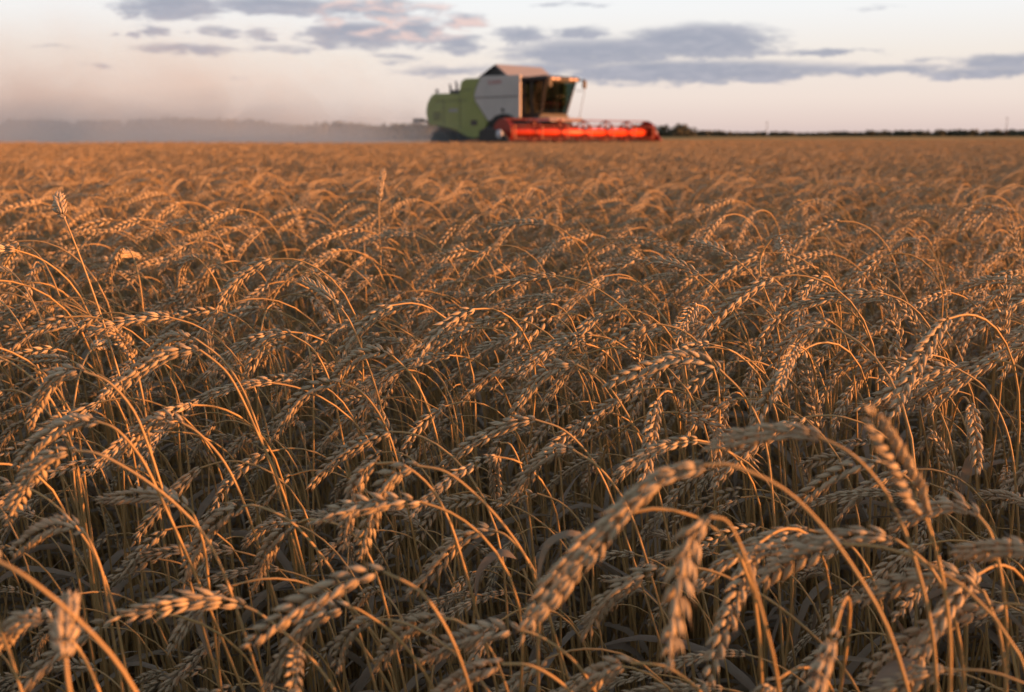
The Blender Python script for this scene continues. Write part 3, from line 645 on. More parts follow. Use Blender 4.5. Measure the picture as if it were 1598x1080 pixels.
# ------------------------------------------------------------------ the wheat stalks that stand out in the photo
# label, distance Y, stem from the ear downwards, ear from its base to its tip, +1 tip leans away / -1 tip leans nearer
HEROES = [
 ('long thick glowing orange ear drooping left off a wide bright arched stem', .47, [(1090,716),(1118,714),(1158,719),(1198,739),(1238,770),(1288,820),(1328,880),(1358,930),(1393,990)], [(1090,716),(1040,735),(1000,760),(960,810),(920,865),(880,920),(835,965)], 1),
 ('blurred thick ear hanging straight down from a tight hook beside the long glowing ear', .46, [(1098,783),(1110,777),(1126,782),(1148,810),(1160,855),(1178,920),(1193,975),(1213,1050)], [(1098,783),(1078,815),(1068,865),(1056,925),(1050,975),(1046,1025)], -1),
 ('orange wheat ear nearly level, reaching left beneath the upright leaning ear', .55, [(1393,833),(1423,848),(1453,880),(1473,915),(1490,965),(1503,1030)], [(1393,833),(1338,833),(1278,844),(1228,856),(1168,864)], 1),
 ('grey-brown wheat ear sloping left just behind the level orange ear', .64, [(1263,822),(1300,826),(1340,860),(1375,940)], [(1263,822),(1200,838),(1140,868),(1085,920)], 1),
 ('fat grey unlit wheat ear held level like a brush, above the long glowing ear', .50, [(1278,675),(1313,690),(1343,715),(1373,745),(1393,780),(1408,815),(1428,870),(1443,930),(1458,1000)], [(1278,675),(1238,667),(1178,679),(1108,698)], 1),
 ('blurred upright ear tilted left, crossing behind the orange level ears', .50, [(1443,800),(1455,830),(1466,870),(1476,930),(1484,1010)], [(1443,800),(1420,757),(1398,713),(1376,675),(1358,648)], -1),
 ('orange-topped wheat ear arching left from a hooked stem near the right edge, over dark stems', .57, [(1533,796),(1548,825),(1560,875),(1566,930),(1573,1000)], [(1533,796),(1500,782),(1473,785),(1443,795),(1396,822)], 1),
 ('grey wheat ear poking in level from the right edge, cut off by the frame', .47, [(1615,855),(1650,865),(1680,910),(1700,1000)], [(1615,855),(1560,856),(1492,862)], 1),
 ('wheat ear arched like an eyebrow, orange on its right shoulder, low at the right', .55, [(1540,914),(1552,950),(1562,1000),(1570,1060)], [(1540,914),(1508,893),(1463,894),(1408,906),(1373,922),(1336,938)], 1),
 ('bright orange ear lying level, alone over dark stems in the lower left', .58, [(385,942),(400,950),(430,972),(460,1002),(495,1037),(525,1078)], [(385,942),(350,932),(305,935),(260,944),(220,952),(188,962)], -1),
 ('orange ear sloping down left, just right of the bright level one', .52, [(597,879),(612,882),(632,893),(668,932),(692,970),(720,1030)], [(597,879),(560,890),(520,918),(470,940),(430,968),(392,1003)], 1),
 ('grey ear hanging just under the sloping orange ear near the bottom', .57, [(540,940),(575,950),(610,985),(645,1022),(680,1078)], [(540,940),(500,952),(475,972),(450,1010),(418,1068)], 1),
 ('very blurred stubby wheat ear with a pale fuzzy top, upright in the bottom left corner', .40, [(100,1015),(102,1045),(108,1080),(114,1110)], [(100,1015),(102,985),(105,958),(107,930)], 1),
 ('small orange wheat ear cut off by the left edge near the bottom corner', .50, [(66,957),(85,962),(110,985),(135,1030)], [(66,957),(32,968),(5,995),(-25,1030)], 1),
 ('blurred bare-looking wheat stem slanting down from the left edge, its ear out of frame', .42, [(-20,862),(30,884),(75,928),(130,970),(175,1020),(215,1080)], [(-20,862),(-60,866),(-100,880),(-140,905)], 1),
 ('slim orange wheat ear hanging down left from a gentle bow, lower left', .68, [(370,785),(400,783),(435,795),(470,825),(500,865),(520,890),(545,940)], [(370,785),(340,808),(315,845),(295,875),(287,910)], 1),
 ('grey wheat ear hanging beside its orange twin under one bow, left of centre', .66, [(580,716),(605,712),(640,722),(675,760),(705,820)], [(580,716),(560,740),(546,790),(535,852)], 1),
 ('orange-speckled wheat ear, right one of the hanging pair, with a long stem bowing right', .64, [(645,718),(690,726),(725,752),(760,790),(800,835),(830,885)], [(645,718),(612,735),(592,768),(575,820),(563,866)], 1),
 ('wheat ear climbing to a rounded peak in the very middle', .82, [(893,562),(913,568),(938,585),(963,620),(983,650),(1000,690),(1020,735)], [(893,562),(863,570),(840,588),(820,618),(798,648)], 1),
 ('wheat ear sloping down left directly below the one with the rounded middle peak', .80, [(833,648),(855,652),(880,668),(905,692),(940,742)], [(833,648),(790,663),(740,688),(694,722)], 1),
 ('wheat ear with plump pink-lit kernels forming a low arch right of the middle', .78, [(1125,575),(1138,588),(1153,603),(1167,620),(1180,642),(1189,668),(1200,715)], [(1125,575),(1108,559),(1091,552),(1056,556),(1020,568),(979,584),(951,597)], 1),
 ('large orange plump ear sloping to a thin tip, long glowing stem, left of centre', .80, [(313,538),(333,551),(349,569),(364,593),(378,620),(391,651),(404,682),(418,711),(431,740),(445,775)], [(313,538),(293,538),(271,546),(253,552),(218,578),(182,602),(162,617)], 1),
 ('grey wheat ear tucked behind the large orange ear left of centre', .86, [(298,524),(312,529),(340,549),(370,590),(388,625)], [(298,524),(280,521),(264,527),(249,540),(230,556)], 1),
 ('grey-brown wheat ear drooping in a smooth curve below the large orange ear', .74, [(278,653),(284,656),(311,673),(338,698),(356,731),(378,775)], [(278,653),(258,647),(238,653),(222,664),(205,686),(187,724)], 1),
 ('wheat ear with orange tip kernels curving down left above the middle row', .96, [(455,518),(475,527),(495,547),(510,580),(523,625)], [(455,518),(440,513),(420,526),(403,546),(388,576),(382,600)], 1),
 ('wheat ear bent over with dark gaps between orange kernels, left of the middle peak', .88, [(610,550),(630,564),(650,593),(668,635),(684,690)], [(610,550),(590,545),(565,550),(545,565),(522,592)], 1),
 ('wheat ear hanging left beneath the dark-gapped ear, kernels lit at their right sides', .86, [(530,592),(552,598),(580,622),(600,660),(618,710)], [(530,592),(498,598),(470,618),(446,648),(428,682)], 1),
 ('wheat ear hanging steeply, nearest to the left edge at half height', .72, [(125,573),(145,577),(170,590),(200,620),(225,675)], [(125,573),(98,579),(75,598),(58,628),(48,665)], 1),
 ('wheat ear drooping to the left edge under a broad pale bow', .62, [(108,698),(150,699),(190,722),(230,753),(270,780),(320,830),(345,880)], [(108,698),(75,712),(48,742),(25,780),(10,815)], 1),
 ('dull wheat ear sloping away left, above the broad pale bow', .66, [(145,650),(165,655),(190,668),(220,710)], [(145,650),(95,663),(55,692),(28,728)], 1),
 ('grey wheat ear curving down on the far left, just under the broad pale bow', .62, [(128,818),(140,832),(156,870),(166,930)], [(128,818),(100,815),(70,823),(42,845),(22,862)], 1),
 ('grey wheat ear stretched level and unlit, lower left above the slim orange ear', .68, [(288,782),(304,794),(316,825),(322,880)], [(288,782),(245,772),(205,773),(158,780)], 1),
 ('dull brown wheat ear curving down left, between the slim orange ear and the hanging pair', .70, [(460,813),(500,805),(535,815),(570,850),(590,900)], [(460,813),(435,832),(412,872),(395,922)], 1),
 ('wheat ear curving down left at the bottom of the middle, ringed by bare stems', .70, [(770,819),(795,833),(825,872),(850,930)], [(770,819),(735,826),(705,846),(682,885),(640,926)], 1),
 ('grey wheat ear sloping into the bottom edge, left of the middle', .58, [(690,960),(735,970),(762,1002),(790,1070)], [(690,960),(648,973),(615,1000),(588,1042)], 1),
 ('grey wheat ear held nearly level at the bottom edge, just left of the middle', .55, [(800,975),(828,983),(863,1000),(898,1030),(930,1078)], [(800,975),(752,989),(705,1005),(656,1030)], 1),
 ('wheat ear tips entering from the bottom edge under the level grey ear', .52, [(775,1033),(810,1030),(845,1040),(880,1064)], [(775,1033),(738,1048),(705,1072),(670,1105)], 1),
 ('orange-kernelled wheat ear rising at the bottom edge, left of the blurred hanging ear', .52, [(975,1030),(1010,1028),(1045,1040),(1085,1066)], [(975,1030),(945,1046),(915,1066),(880,1095)], 1),
 ('grey wheat ear sloping left, tucked between the long glowing ear and the hanging one', .62, [(1038,882),(1083,880),(1148,905),(1223,950),(1298,1020),(1340,1076)], [(1038,882),(998,898),(963,915),(935,943),(912,992)], 1),
 ('wheat ear sloping down left above the tip of the long glowing ear', .74, [(893,692),(905,696),(928,722),(958,755),(985,800)], [(893,692),(860,704),(828,734),(797,777)], 1),
 ('orange-edged wheat ear sloping left between the brush-like grey ear and the level orange one', .70, [(1373,715),(1395,719),(1420,745),(1448,800)], [(1373,715),(1343,720),(1308,735),(1275,758),(1233,797)], 1),
 ('wheat ear sloping left with orange upper kernels, by the right edge at half height', .86, [(1493,570),(1510,575),(1530,593),(1548,620),(1563,650),(1580,705)], [(1493,570),(1463,572),(1433,586),(1395,610),(1343,636)], 1),
 ('wheat ear curving down from a round shoulder, upper right of the middle', 1.04, [(1298,493),(1309,498),(1318,515),(1326,550),(1336,620)], [(1298,493),(1270,503),(1254,543),(1238,575),(1227,612)], 1),
 ('tall wheat stem ending in a tight hook with a short hanging ear, upper right', 1.22, [(1207,365),(1198,372),(1186,395),(1182,425),(1200,470),(1215,520)], [(1207,365),(1216,366),(1224,378),(1228,400)], -1),
 ('tall wheat ear pointing up left above its neighbours, upper right of the middle', 1.25, [(1150,405),(1165,417),(1183,440),(1205,477),(1225,522)], [(1150,405),(1128,391),(1105,383),(1080,378)], 1),
 ('grey ear pointing level to the left on a long thin diagonal stem', 1.12, [(1090,426),(1110,440),(1132,466),(1152,502),(1168,540),(1182,580)], [(1090,426),(1064,414),(1034,408),(1002,406)], 1),
 ('upright wheat ear seen in profile with ragged glowing right side, right of the middle', 1.0, [(997,566),(1001,600),(1006,650)], [(997,566),(995,545),(996,525),(999,504)], -1),
 ('pale bearded wheat ear on the tallest stem, standing clear of the crop on the left', 1.0, [(97,333),(108,358),(122,392),(139,440),(160,497),(175,550),(190,598)], [(97,333),(93,323),(91,313),(92,303)], 1),
 ('straight upright wheat ear standing clear of the blurred crop, left of the machine', 1.75, [(592,308),(591,330),(592,360)], [(592,308),(593,293),(596,278),(599,266)], 1),
 ('small bent wheat ear hanging in the upper left, stem curving down right', 1.32, [(305,397),(316,404),(328,420),(342,450),(356,492)], [(305,397),(292,402),(284,418),(280,452)], 1),
 ('hairy orange ear facing the viewer, left of the large orange plump ear', .84, [(205,556),(213,570),(222,610),(232,680)], [(205,556),(198,540),(188,527),(178,517)], -1),
 ('pale grey wheat ear pointing up left on a straight diagonal stem, left of the middle', .97, [(533,478),(541,488),(553,512),(570,560),(590,615)], [(533,478),(515,464),(495,450),(474,438)], 1),
 ('wheat ear with lit upper edge curving left, above the middle peak', 1.1, [(660,468),(676,474),(694,498),(710,545)], [(660,468),(640,472),(615,482),(588,497)], 1),
 ('wheat ear hanging nearly vertical beneath the middle peak, grey and narrow', .84, [(776,686),(780,678),(790,676),(806,700),(818,750)], [(776,686),(772,705),(772,740),(775,785)], 1),
 ('wheat ear reaching down left from the left edge of the middle row, two stems away from the hairy orange ear', .9, [(118,445),(140,452),(165,468),(200,480)], [(118,445),(118,452),(124,470),(132,492)], -1),
 ('orange wheat ear sloping right on the far left, tip towards the hairy ear', .95, [(122,446),(135,446),(150,452),(170,458)], [(170,458),(190,464),(205,468),(222,474)], 1),
]
HEROES = [h for h in HEROES if 'two stems away' not in h[0] and 'sloping right on the far left' not in h[0]]
WIND = math.pi                                            # the crop leans this way (image left)

def on_y(px, py, Y):
    r = ray(px, py); return np.array([0, 0, CAM_Z]) + r * (Y / r[1])
def hero(label, Y, stem_px, ear_px, sg, i):
    rng = np.random.default_rng(500 + i)
    ep = [on_y(x, y, Y) for x, y in ear_px]
    ln = sum(np.linalg.norm(ep[k + 1] - ep[k]) for k in range(len(ep) - 1))
    Lt = .092
    if ln < Lt * .97:
        need = math.sqrt(Lt * Lt - ln * ln) * .75
        acc = 0
        new = [ep[0]]
        for k in range(1, len(ep)):
            acc += np.linalg.norm(ep[k] - ep[k - 1]); new.append(on_y(*ear_px[k], Y + sg * need * acc / ln))
        ep = new
    sp = [on_y(x, y, Y) for x, y in stem_px]
    last = sp[-1]; d = sp[-1] - sp[-2]; d = d / np.linalg.norm(d)
    slope = np.clip(d[0] / max(.25, -d[2]), -1.2, 1.2)
    z = last[2]; x = last[0]; y = last[1]
    for f in (.85, .6, .3, 0.0):
        dz_ = z * 1.0 - last[2] * f
        sp.append(np.array([x + slope * (last[2] * (1 - f)) * .55 * (1 - .4 * (1 - f)), y + .06 * (1 - f), last[2] * f]))
    # one smooth curve through stem and ear
    sp = np.array(sp[::-1]); J = np.vstack([sp, np.array(ep)[1:]]); n_ = 220; Q, tot = resample(J, n_)
    la = resample(sp, 12)[1]; cut_ = int(round(la / tot * (n_ - 1)))
    for _ in range(26):
        Q[1:-1] = .5 * Q[1:-1] + .25 * (Q[:-2] + Q[2:])
    sp = Q[:cut_ + 1]; sp = np.vstack([sp[:-1:6], sp[-1:]]); ep = [q for q in Q[cut_::3]]
    if np.linalg.norm(ep[-1] - Q[-1]) > 1e-4: ep.append(Q[-1])
    root = np.array([sp[0][0], sp[0][1], 0.0])
    e = empty('wheat_stalk', root); tag(e, label, 'wheat stalk', 'wheat stalks at the front of the field')
    s_, er, lv = stalk_parts(sp - root, np.array(ep) - root, rng, K_HI, 8, 48, 1 if i % 3 else 2)
    for nm, (V, F, kv), mt in (('stem', (s_[0], s_[1], rng.random()), M_STEM), ('ear', er, M_EAR)):
        g = Geo(); g.add(V, F, 0, kv); link(nm, g.mesh(nm, [mt]), e)
    for V, F in lv:
        g = Geo(); g.add(V, F, 0, rng.random()); link('leaf', g.mesh('leaf', [M_LEAF]), e)
    return root, ep
# dry leaves that show: stem from the leaf's base downwards, the leaf's path, its width
LEAFY = [('broken stem with a pale dry leaf blade standing up like a flag, at the right', .90, [(1500,778),(1497,830),(1492,900)], [(1500,778),(1503,755),(1508,733),(1514,709)], .0085),
         ('bent-over dry leaf arching right from a thin grey stem, above the bottom middle', .60, [(843,935),(842,980),(840,1060)], [(843,935),(841,890),(852,852),(872,836),(900,832),(926,850)], .0050),
         ('curled grey leaf hooked over to the right, low in the middle', .76, [(742,930),(738,990),(735,1060)], [(742,930),(746,896),(764,870),(788,861),(806,872)], .0075),
         ('broad grey dry leaf leaning right at the bottom edge, right of centre', .56, [(1355,1095),(1350,1130),(1345,1180)], [(1355,1095),(1375,1064),(1400,1042),(1432,1031)], .0105)]
def leafy(label, Y, stem_px, leaf_px, wd, i):
    rng = np.random.default_rng(900 + i)
    sp = [on_y(x, y, Y) for x, y in stem_px]; last = sp[-1]
    sp += [np.array([last[0] + .02 * f, last[1], last[2] * (1 - f)]) for f in (.3, .7, 1.0)]
    root = np.array([sp[-1][0], sp[-1][1], 0.0]); sp = np.array(sp[::-1]) - root
    e = empty('wheat_stalk', root); tag(e, label, 'wheat stalk', 'wheat stalks at the front of the field')
    P, _ = resample(sp, 24); V, F = tube(P, np.linspace(.0018, .0012, 24), 6); g = Geo(); g.add(V, F, 0, rng.random()); link('stem', g.mesh('stem', [M_STEM]), e)
    P, _ = resample([on_y(x, y, Y) - root for x, y in leaf_px], 14)
    T = norm(np.gradient(P, axis=0)); u = np.linspace(0, 1, 14); tw = np.linspace(.3, 1.1, 14)
    side = norm(np.cross(T, [0, 1, 0])); up = np.cross(side, T)
    side, up = side * np.cos(tw)[:, None] + up * np.sin(tw)[:, None], up * np.cos(tw)[:, None] - side * np.sin(tw)[:, None]
    w_ = (wd * np.clip(.25 + 1.4 * u, 0, 1) * np.clip((1.02 - u) * 6, .1, 1))[:, None] / 2
    V = np.stack([P - side * w_ + up * w_ * .3, P, P + side * w_ + up * w_ * .3], 1).reshape(-1, 3)
    ii = np.arange(13)[:, None] * 3; jj = np.array([0, 1])[None]
    g = Geo(); g.add(V, [np.stack([ii + jj, ii + jj + 1, ii + jj + 4, ii + jj + 3], -1).reshape(-1, 4)], 0, .8); link('leaf', g.mesh('leaf', [M_LEAF]), e)
for i, h in enumerate(LEAFY): leafy(*h, i)
hero_roots = []
for i, h in enumerate(HEROES): hero_roots.append(hero(*h, i)[0])

# ------------------------------------------------------------------ variants for the rest of the crop
NP_HI = 26
protos = []
for k in range(NP_HI):
    rng = np.random.default_rng(90 + k)
    up = k % 13 == 12
    st, ep, L = stalk_curve(rng, .86, up)
    protos.append((stalk_parts(st, ep, rng, K_HI, 6, 26, [2, 2, 1, 2, 3][k % 5], fat=rng.uniform(.78, 1.0)), ep, up))
def place(n_per_m2, x0, x1, y0, y1, rng):
    c = 1 / math.sqrt(n_per_m2)
    X, Y = np.meshgrid(np.arange(x0, x1, c), np.arange(y0, y1, c))
    P = np.stack([X.ravel(), Y.ravel()], 1); return P + rng.uniform(-.6, .6, P.shape) * c
NEAR_Y = 4.6
pts = place(560, -4.2, 5.6, -2.6, NEAR_Y, rg)
ang = WIND + rg.normal(0, .62, len(pts))
odd = rg.random(len(pts)) < .10; ang[odd] = rg.uniform(0, 2 * np.pi, odd.sum())
pick = rg.integers(0, NP_HI, len(pts))
close = np.hypot(pts[:, 0], pts[:, 1]) < .95
thin = np.array([p[2] for p in protos])[pick] & (close | (rg.random(len(pts)) < .3)); pick[thin] = 0
ang = np.where(close & odd, WIND + rg.normal(0, .5, len(pts)), ang)
clump = np.sin(pts[:, 0] * 5.1 + 1.3 * np.sin(pts[:, 1] * 3.3)) * np.cos(pts[:, 1] * 4.3 + .7) * .03
low = rg.random(len(pts)) < np.where(np.hypot(pts[:, 0], pts[:, 1]) < .95, .74, .45)       # late, shorter tillers
hgt = np.where(low, .70 + rg.normal(0, .06, len(pts)), .85 + clump + rg.normal(0, .045, len(pts)))
dist = np.hypot(pts[:, 0], pts[:, 1])
hgt = np.where(dist < .85, hgt - .04, hgt)
hgt = np.where(pts[:, 1] < .55, hgt - .045, hgt)
out = (pts[:, 0] > .58 * pts[:, 1] + .25) & (dist < 4.5)          # out-of-view crop on the right, lowered to let sun onto the front ears
hgt = np.where(out, np.minimum(hgt - .04, .82), hgt)
hgt = np.clip(hgt, .52, .945)
scl = hgt / .86
earc = np.array([p[1].mean(0) for p in protos])[pick] * scl[:, None]
hx = pts[:, 0] + np.cos(ang) * earc[:, 0]; hy = pts[:, 1] + np.sin(ang) * earc[:, 0]
keep = (np.hypot(pts[:, 0], pts[:, 1] + .12) > .36) & (np.hypot(hx, hy) > .40)
for r_ in hero_roots: keep &= np.hypot(pts[:, 0] - r_[0], pts[:, 1] - r_[1]) > .018
pts, ang, pick, scl, hx, hy, earc = (a[keep] for a in (pts, ang, pick, scl, hx, hy, earc))
tilt = rg.normal(0, .05, (len(pts), 2))
# the ones that show largest stand as stalks of their own
dd = hy * math.cos(PITCH) - (earc[:, 2] - CAM_Z) * math.sin(PITCH)
uu = hx / np.maximum(dd, .01); vv = (hy * math.sin(PITCH) + (earc[:, 2] - CAM_Z) * math.cos(PITCH)) / np.maximum(dd, .01)
vis = (dd > .3) & (np.abs(uu) < .50) & (vv > -.33) & (vv < .25)
order = np.argsort(np.where(vis, np.hypot(hx, hy) + .9 * np.maximum(0, .80 - earc[:, 2]), 99))
N_OWN = 300 - len(HEROES) - len(LEAFY)
own = order[:N_OWN]
pm = []
for (s_, er, lv), ep, up in protos:
    g = Geo(); g.add(s_[0], s_[1], 0, .5); a = g.mesh('stem', [M_STEM])
    g = Geo(); g.add(er[0], er[1], 0, er[2]); b = g.mesh('ear', [M_EAR])
    ls = []
    for V, F in lv:
        g = Geo(); g.add(V, F, 0, rnd.random()); ls.append(g.mesh('leaf', [M_LEAF]))
    pm.append((a, b, ls))
for i in own:
    p = int(pick[i]); a, b, ls = pm[p]
    e = empty('wheat_stalk', (pts[i, 0], pts[i, 1], 0)); e.rotation_euler = (tilt[i, 0], tilt[i, 1], ang[i]); e.scale = (scl[i],) * 3
    if protos[p][2]: tag(e, 'straight-standing ripe wheat stalk hemmed in by the bowed crowd', 'wheat stalk', 'straight stalks within the near crop')
    else: tag(e, 'ordinary ripe wheat stalk with bowed ear, one among the near crowd', 'wheat stalk', 'bowed stalks within the near crop')
    link('stem', a, e); link('ear', b, e)
    for l in ls: link('leaf', l, e)
rest = np.ones(len(pts), bool); rest[own] = False

# ------------------------------------------------------------------ the crop itself: one mass nobody could count
def wheat_field():
    G = Geo(); pp = 0
    for (s_, er, lv), ep, up in protos:
        G.add(s_[0], s_[1], 0, rnd.random(), pp); G.add(er[0], er[1], 1, er[2], pp)
        for V, F in lv: G.add(V, F, 2, rnd.random(), pp)
        pp += 1
    # bare and broken straws standing between the ears
    s0 = pp
    for k in range(10):
        r2 = np.random.default_rng(700 + k); st, ep, L = stalk_curve(r2, r2.uniform(.5, .74), True)
        (V, F), er, lv = stalk_parts(st, ep, r2, K_LOW, 6, 20, [1, 2, 1, 0, 2][k % 5], r0=.0021, r1=.0013)
        G.add(V, F, 0, r2.random(), pp)
        for V, F in lv: G.add(V, F, 2, r2.random(), pp)
        pp += 1
    bare = place(330, -2.2, 3.2, .16, 3.4, np.random.default_rng(77))
    bare = bare[(np.hypot(bare[:, 0], bare[:, 1] + .12) > .36) & (np.abs(bare[:, 0]) < .62 * bare[:, 1] + .4)]
    nb = len(bare); r2 = np.random.default_rng(78)
    P, RT, SC, PK = [np.c_[pts[rest], np.zeros(rest.sum())], np.c_[bare, np.zeros(nb)]], [np.c_[tilt[rest], ang[rest]], np.c_[r2.normal(0, .07, (nb, 2)), WIND + r2.normal(0, 1.2, nb)]], [scl[rest], r2.uniform(.8, 1.1, nb)], [pick[rest], r2.integers(s0, pp, nb)]
    def patch(n, size, tmpl, sides, nseg, step, three, fat, leaves, seed, cut=0.0):
        nonlocal pp
        rng = np.random.default_rng(seed)
        for (x, y) in rng.uniform(-size / 2, size / 2, (n, 2)):
            pk = rng.normal(.80, .05) if rng.random() < .68 else rng.normal(.68, .06)
            st, ep, L = stalk_curve(rng, np.clip(pk, .5, .92), rng.random() < .07)
            if cut: st = st[st[:, 2] > cut]
            a = WIND + rng.normal(0, .65); 
            if rng.random() < .1: a = rng.uniform(0, 6.28)
            Rm = np.array([[math.cos(a), -math.sin(a), 0], [math.sin(a), math.cos(a), 0], [0, 0, 1]])
            s_, er, lv = stalk_parts(st @ Rm.T + [x, y, 0], ep @ Rm.T + [x, y, 0], rng, tmpl, sides, nseg, leaves if rng.random() < .5 else 0, .0016 * (1 if fat < 1.2 else 1.5), .001 * (1 if fat < 1.2 else 1.5), three, step, fat)
            G.add(s_[0], s_[1], 0, rng.random(), pp); G.add(er[0], er[1], 1, er[2], pp)
            for V, F in lv: G.add(V, F, 2, rng.random(), pp)
        pp += 1
    m0 = pp
    for k in range(6): patch(120, .56, K_MID, 3, 9, .0052, True, 1.05, 1, 300 + k)
    m1 = pp
    for k in range(4): patch(480, 1.3, K_LOW, 3, 6, .008, False, 1.15, 0, 400 + k, .35)
    m2 = pp
    rng = np.random.default_rng(5)
    def tile(sz, cond, lo, hi, x0, x1, y0, y1):
        X, Y = np.meshgrid(np.arange(x0, x1, sz), np.arange(y0, y1, sz))
        p = np.stack([X.ravel(), Y.ravel()], 1) + rng.uniform(-.12, .12, (X.size, 2)) * sz
        p = p[cond(p)]
        P.append(np.c_[p, rng.normal(0, .012, len(p))]); RT.append(np.c_[np.zeros((len(p), 2)), rng.normal(0, .35, len(p))])
        SC.append(rng.uniform(.97, 1.04, len(p))); PK.append(rng.integers(lo, hi, len(p)))
    crop = lambda p: (p[:, 1] < EDGE_Y - .25 * np.clip(p[:, 0] + 1, -9, 0) * 0) | ((p[:, 0] > 6.1 + .1 * (p[:, 1] - 40)) & (p[:, 1] > 33)) | ((p[:, 1] - 33.0 < .93 * (p[:, 0] + .6)) & (p[:, 0] > -.6))
    wedge = lambda p, m: np.abs(p[:, 0]) < .66 * np.abs(p[:, 1]) + m
    tile(.50, lambda p: crop(p) & wedge(p, 3.5) & ~((p[:, 0] > -4.2) & (p[:, 0] < 5.6) & (p[:, 1] < NEAR_Y + .2)), m0, m1, -18, 22, -4, 19)
    tile(.50, lambda p: ((p[:, 0] > 5.7) | (p[:, 1] < -2.7)) & (p[:, 0] + .6 * np.abs(p[:, 1]) < 14) & (p[:, 0] > -3), m0, m1, -4, 14, -9, 5)
    tile(1.15, lambda p: crop(p) & wedge(p, 4.0), m1, m2, -42, 55, 19.3, 62)
    # beyond that the crop's top is a rough sheet
    xs = np.arange(0, 1300, 9.0); ys = np.concatenate([np.arange(60, 140, 2.5), np.arange(140, 420, 12), np.arange(420, 950, 60)])
    X, Y = np.meshgrid(xs, ys); X = X + 8 + .10 * (Y - 40)
    Z = .76 + rng.uniform(-.05, .06, X.shape); Z[0] = 0; Z[:, 0] = 0
    nx = len(xs); i = np.arange(len(ys) - 1)[:, None] * nx; j = np.arange(nx - 1)[None]
    Q = np.stack([i + j, i + j + 1, i + nx + j + 1, i + nx + j], -1).reshape(-1, 4)
    G.add(np.stack([X, Y, Z], -1).reshape(-1, 3), [Q], 3, rng.random(X.size), 9999)
    P, RT, SC, PK = np.vstack(P), np.vstack(RT), np.concatenate(SC), np.concatenate(PK)
    nV, nP = G.n, len(P)
    V = np.vstack(G.V + [P])
    me = raw_mesh('wheat_field', V, G.F, WM, G.M, {
        'kv': ('FLOAT', np.concatenate(G.K + [np.zeros(nP)]).astype(np.float32)),
        'variant': ('INT', np.concatenate(G.P + [np.full(nP, -1)]).astype(np.int32)),
        'pick': ('INT', np.concatenate([np.full(nV, -1), PK]).astype(np.int32)),
        'turn': ('FLOAT_VECTOR', np.vstack([np.zeros((nV, 3)), RT]).astype(np.float32)),
        'size': ('FLOAT', np.concatenate([np.ones(nV), SC]).astype(np.float32))})
    o = link('wheat_field', me)
    tag(o, 'dense mass of ripe golden wheat stretching back to the harvester and the skyline', 'wheat field', None, 'stuff')
    ng = bpy.data.node_groups.new('sow_wheat', 'GeometryNodeTree')
    ng.interface.new_socket('Geometry', in_out='INPUT', socket_type='NodeSocketGeometry')
    ng.interface.new_socket('Geometry', in_out='OUTPUT', socket_type='NodeSocketGeometry')
    t = NT(ng); gi = t.n('NodeGroupInput'); go = t.n('NodeGroupOutput'); jn = t.n('GeometryNodeJoinGeometry')
    def attr(nm, ty):
        a = t.n('GeometryNodeInputNamedAttribute', data_type=ty); a.inputs[0].default_value = nm
        return a.outputs[0]
    va, pa_, tu, si = attr('variant', 'INT'), attr('pick', 'INT'), attr('turn', 'FLOAT_VECTOR'), attr('size', 'FLOAT')
    er_ = t.n('FunctionNodeEulerToRotation'); t.put(er_.inputs[0], tu)
    def eq(a, k):
        c = t.n('FunctionNodeCompare', data_type='INT', operation='EQUAL'); t.put(c.inputs[2], a); c.inputs[3].default_value = k
        return c.outputs[0]
    def sepg(k):
        s_ = t.n('GeometryNodeSeparateGeometry', domain='POINT'); t.put(s_.inputs[0], gi.outputs[0]); t.put(s_.inputs[1], eq(va, k))
        return s_.outputs[0]
    spots = sepg(-1)
    for k in range(pp):
        ip = t.n('GeometryNodeInstanceOnPoints')
        t.put(ip.inputs['Points'], spots); t.put(ip.inputs['Selection'], eq(pa_, k)); t.put(ip.inputs['Instance'], sepg(k))
        t.put(ip.inputs['Rotation'], er_.outputs[0]); t.put(ip.inputs['Scale'], si)
        t.t.links.new(ip.outputs[0], jn.inputs[0])
    t.t.links.new(sepg(9999), jn.inputs[0])
    t.t.links.new(jn.outputs[0], go.inputs[0])
    md = o.modifiers.new('sow', 'NODES'); md.node_group = ng
wheat_field()

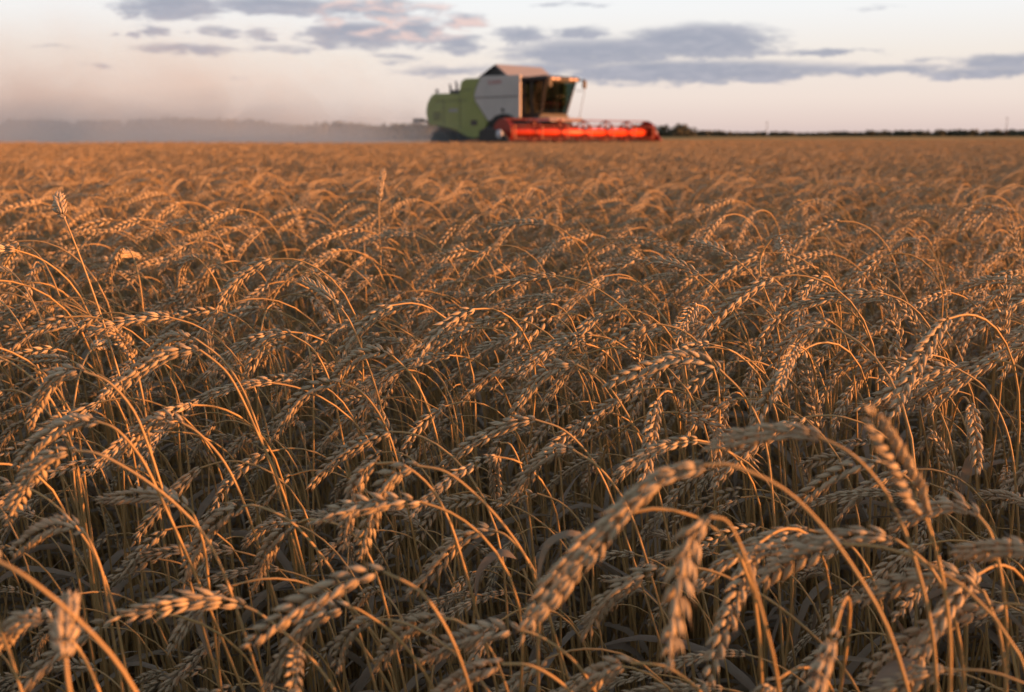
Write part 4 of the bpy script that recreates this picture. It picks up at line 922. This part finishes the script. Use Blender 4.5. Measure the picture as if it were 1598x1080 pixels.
# ------------------------------------------------------------------ dust thrown up behind the harvester, drifting left
def dust_cloud():
    bm = NB(); X0, X1, Y0, Y1, Z0, Z1 = -46.0, -1.0, 35.5, 66.0, .02, 8.5
    bmesh.ops.create_cube(bm, size=1, matrix=Matrix.Translation(((X0 + X1) / 2, (Y0 + Y1) / 2, (Z0 + Z1) / 2)) @ Matrix.Diagonal((X1 - X0, Y1 - Y0, Z1 - Z0, 1)))
    m = bpy.data.materials.new('airborne_dust'); m.use_nodes = True; m.node_tree.nodes.clear(); t = NT(m.node_tree)
    P = t.n('ShaderNodeNewGeometry').outputs['Position']; sp = t.n('ShaderNodeSeparateXYZ'); t.put(sp.inputs[0], P); x, y, z = sp.outputs
    n1 = t.noise(P, .26, 5, .6, .8); n2 = t.noise(P, .07, 2, .5)
    along = t.m('DIVIDE', t.m('SUBTRACT', -2.0, x), 26.0, clamp=True)          # 0 at the machine, 1 far to the left
    hs = t.m('MULTIPLY_ADD', along, .7, 1.15)
    hs = t.m('MULTIPLY', hs, t.m('MULTIPLY_ADD', n2, 1.1, .45))
    low = t.m('POWER', 2.718, t.m('MULTIPLY', t.m('DIVIDE', z, hs), -1.0))
    veil = t.m('MULTIPLY', t.m('MULTIPLY', t.sstep(z, 8.3, 1.0), .15), t.sstep(along, -.05, .25))
    puff = t.sstep(t.m('ADD', n1, t.m('MULTIPLY', low, .30)), .47, .64)
    dens = t.m('ADD', t.m('MULTIPLY', low, t.m('MULTIPLY', t.m('MULTIPLY_ADD', along, -1.3, 2.1), t.m('MULTIPLY_ADD', puff, .8, .22))), t.m('MULTIPLY', veil, t.m('MULTIPLY_ADD', puff, 2.0, .15)))
    edge = t.m('MULTIPLY', t.m('MULTIPLY', t.sstep(y, 35.8, 41.5), t.sstep(y, 65.8, 56.0)), t.m('MULTIPLY', t.sstep(x, -45.5, -36.0), t.sstep(t.m('ADD', x, t.m('MULTIPLY', t.m('SUBTRACT', y, 41.0), .9)), 1.5, -3.0)))
    dens = t.m('MULTIPLY', t.m('MULTIPLY', dens, edge), t.sstep(z, 8.3, 6.0))
    v = t.n('ShaderNodeVolumePrincipled'); v.inputs['Color'].default_value = (.60, .70, .78, 1); v.inputs['Anisotropy'].default_value = .1
    t.put(v.inputs['Density'], t.m('MULTIPLY', dens, .155))
    o = t.n('ShaderNodeOutputMaterial'); m.node_tree.links.new(v.outputs[0], o.inputs['Volume'])
    ob = bm_obj('dust_cloud', bm, m, None); tag(ob, 'pale brown dust drifting left from the tail of the harvester', 'dust', None, 'stuff')
dust_cloud()
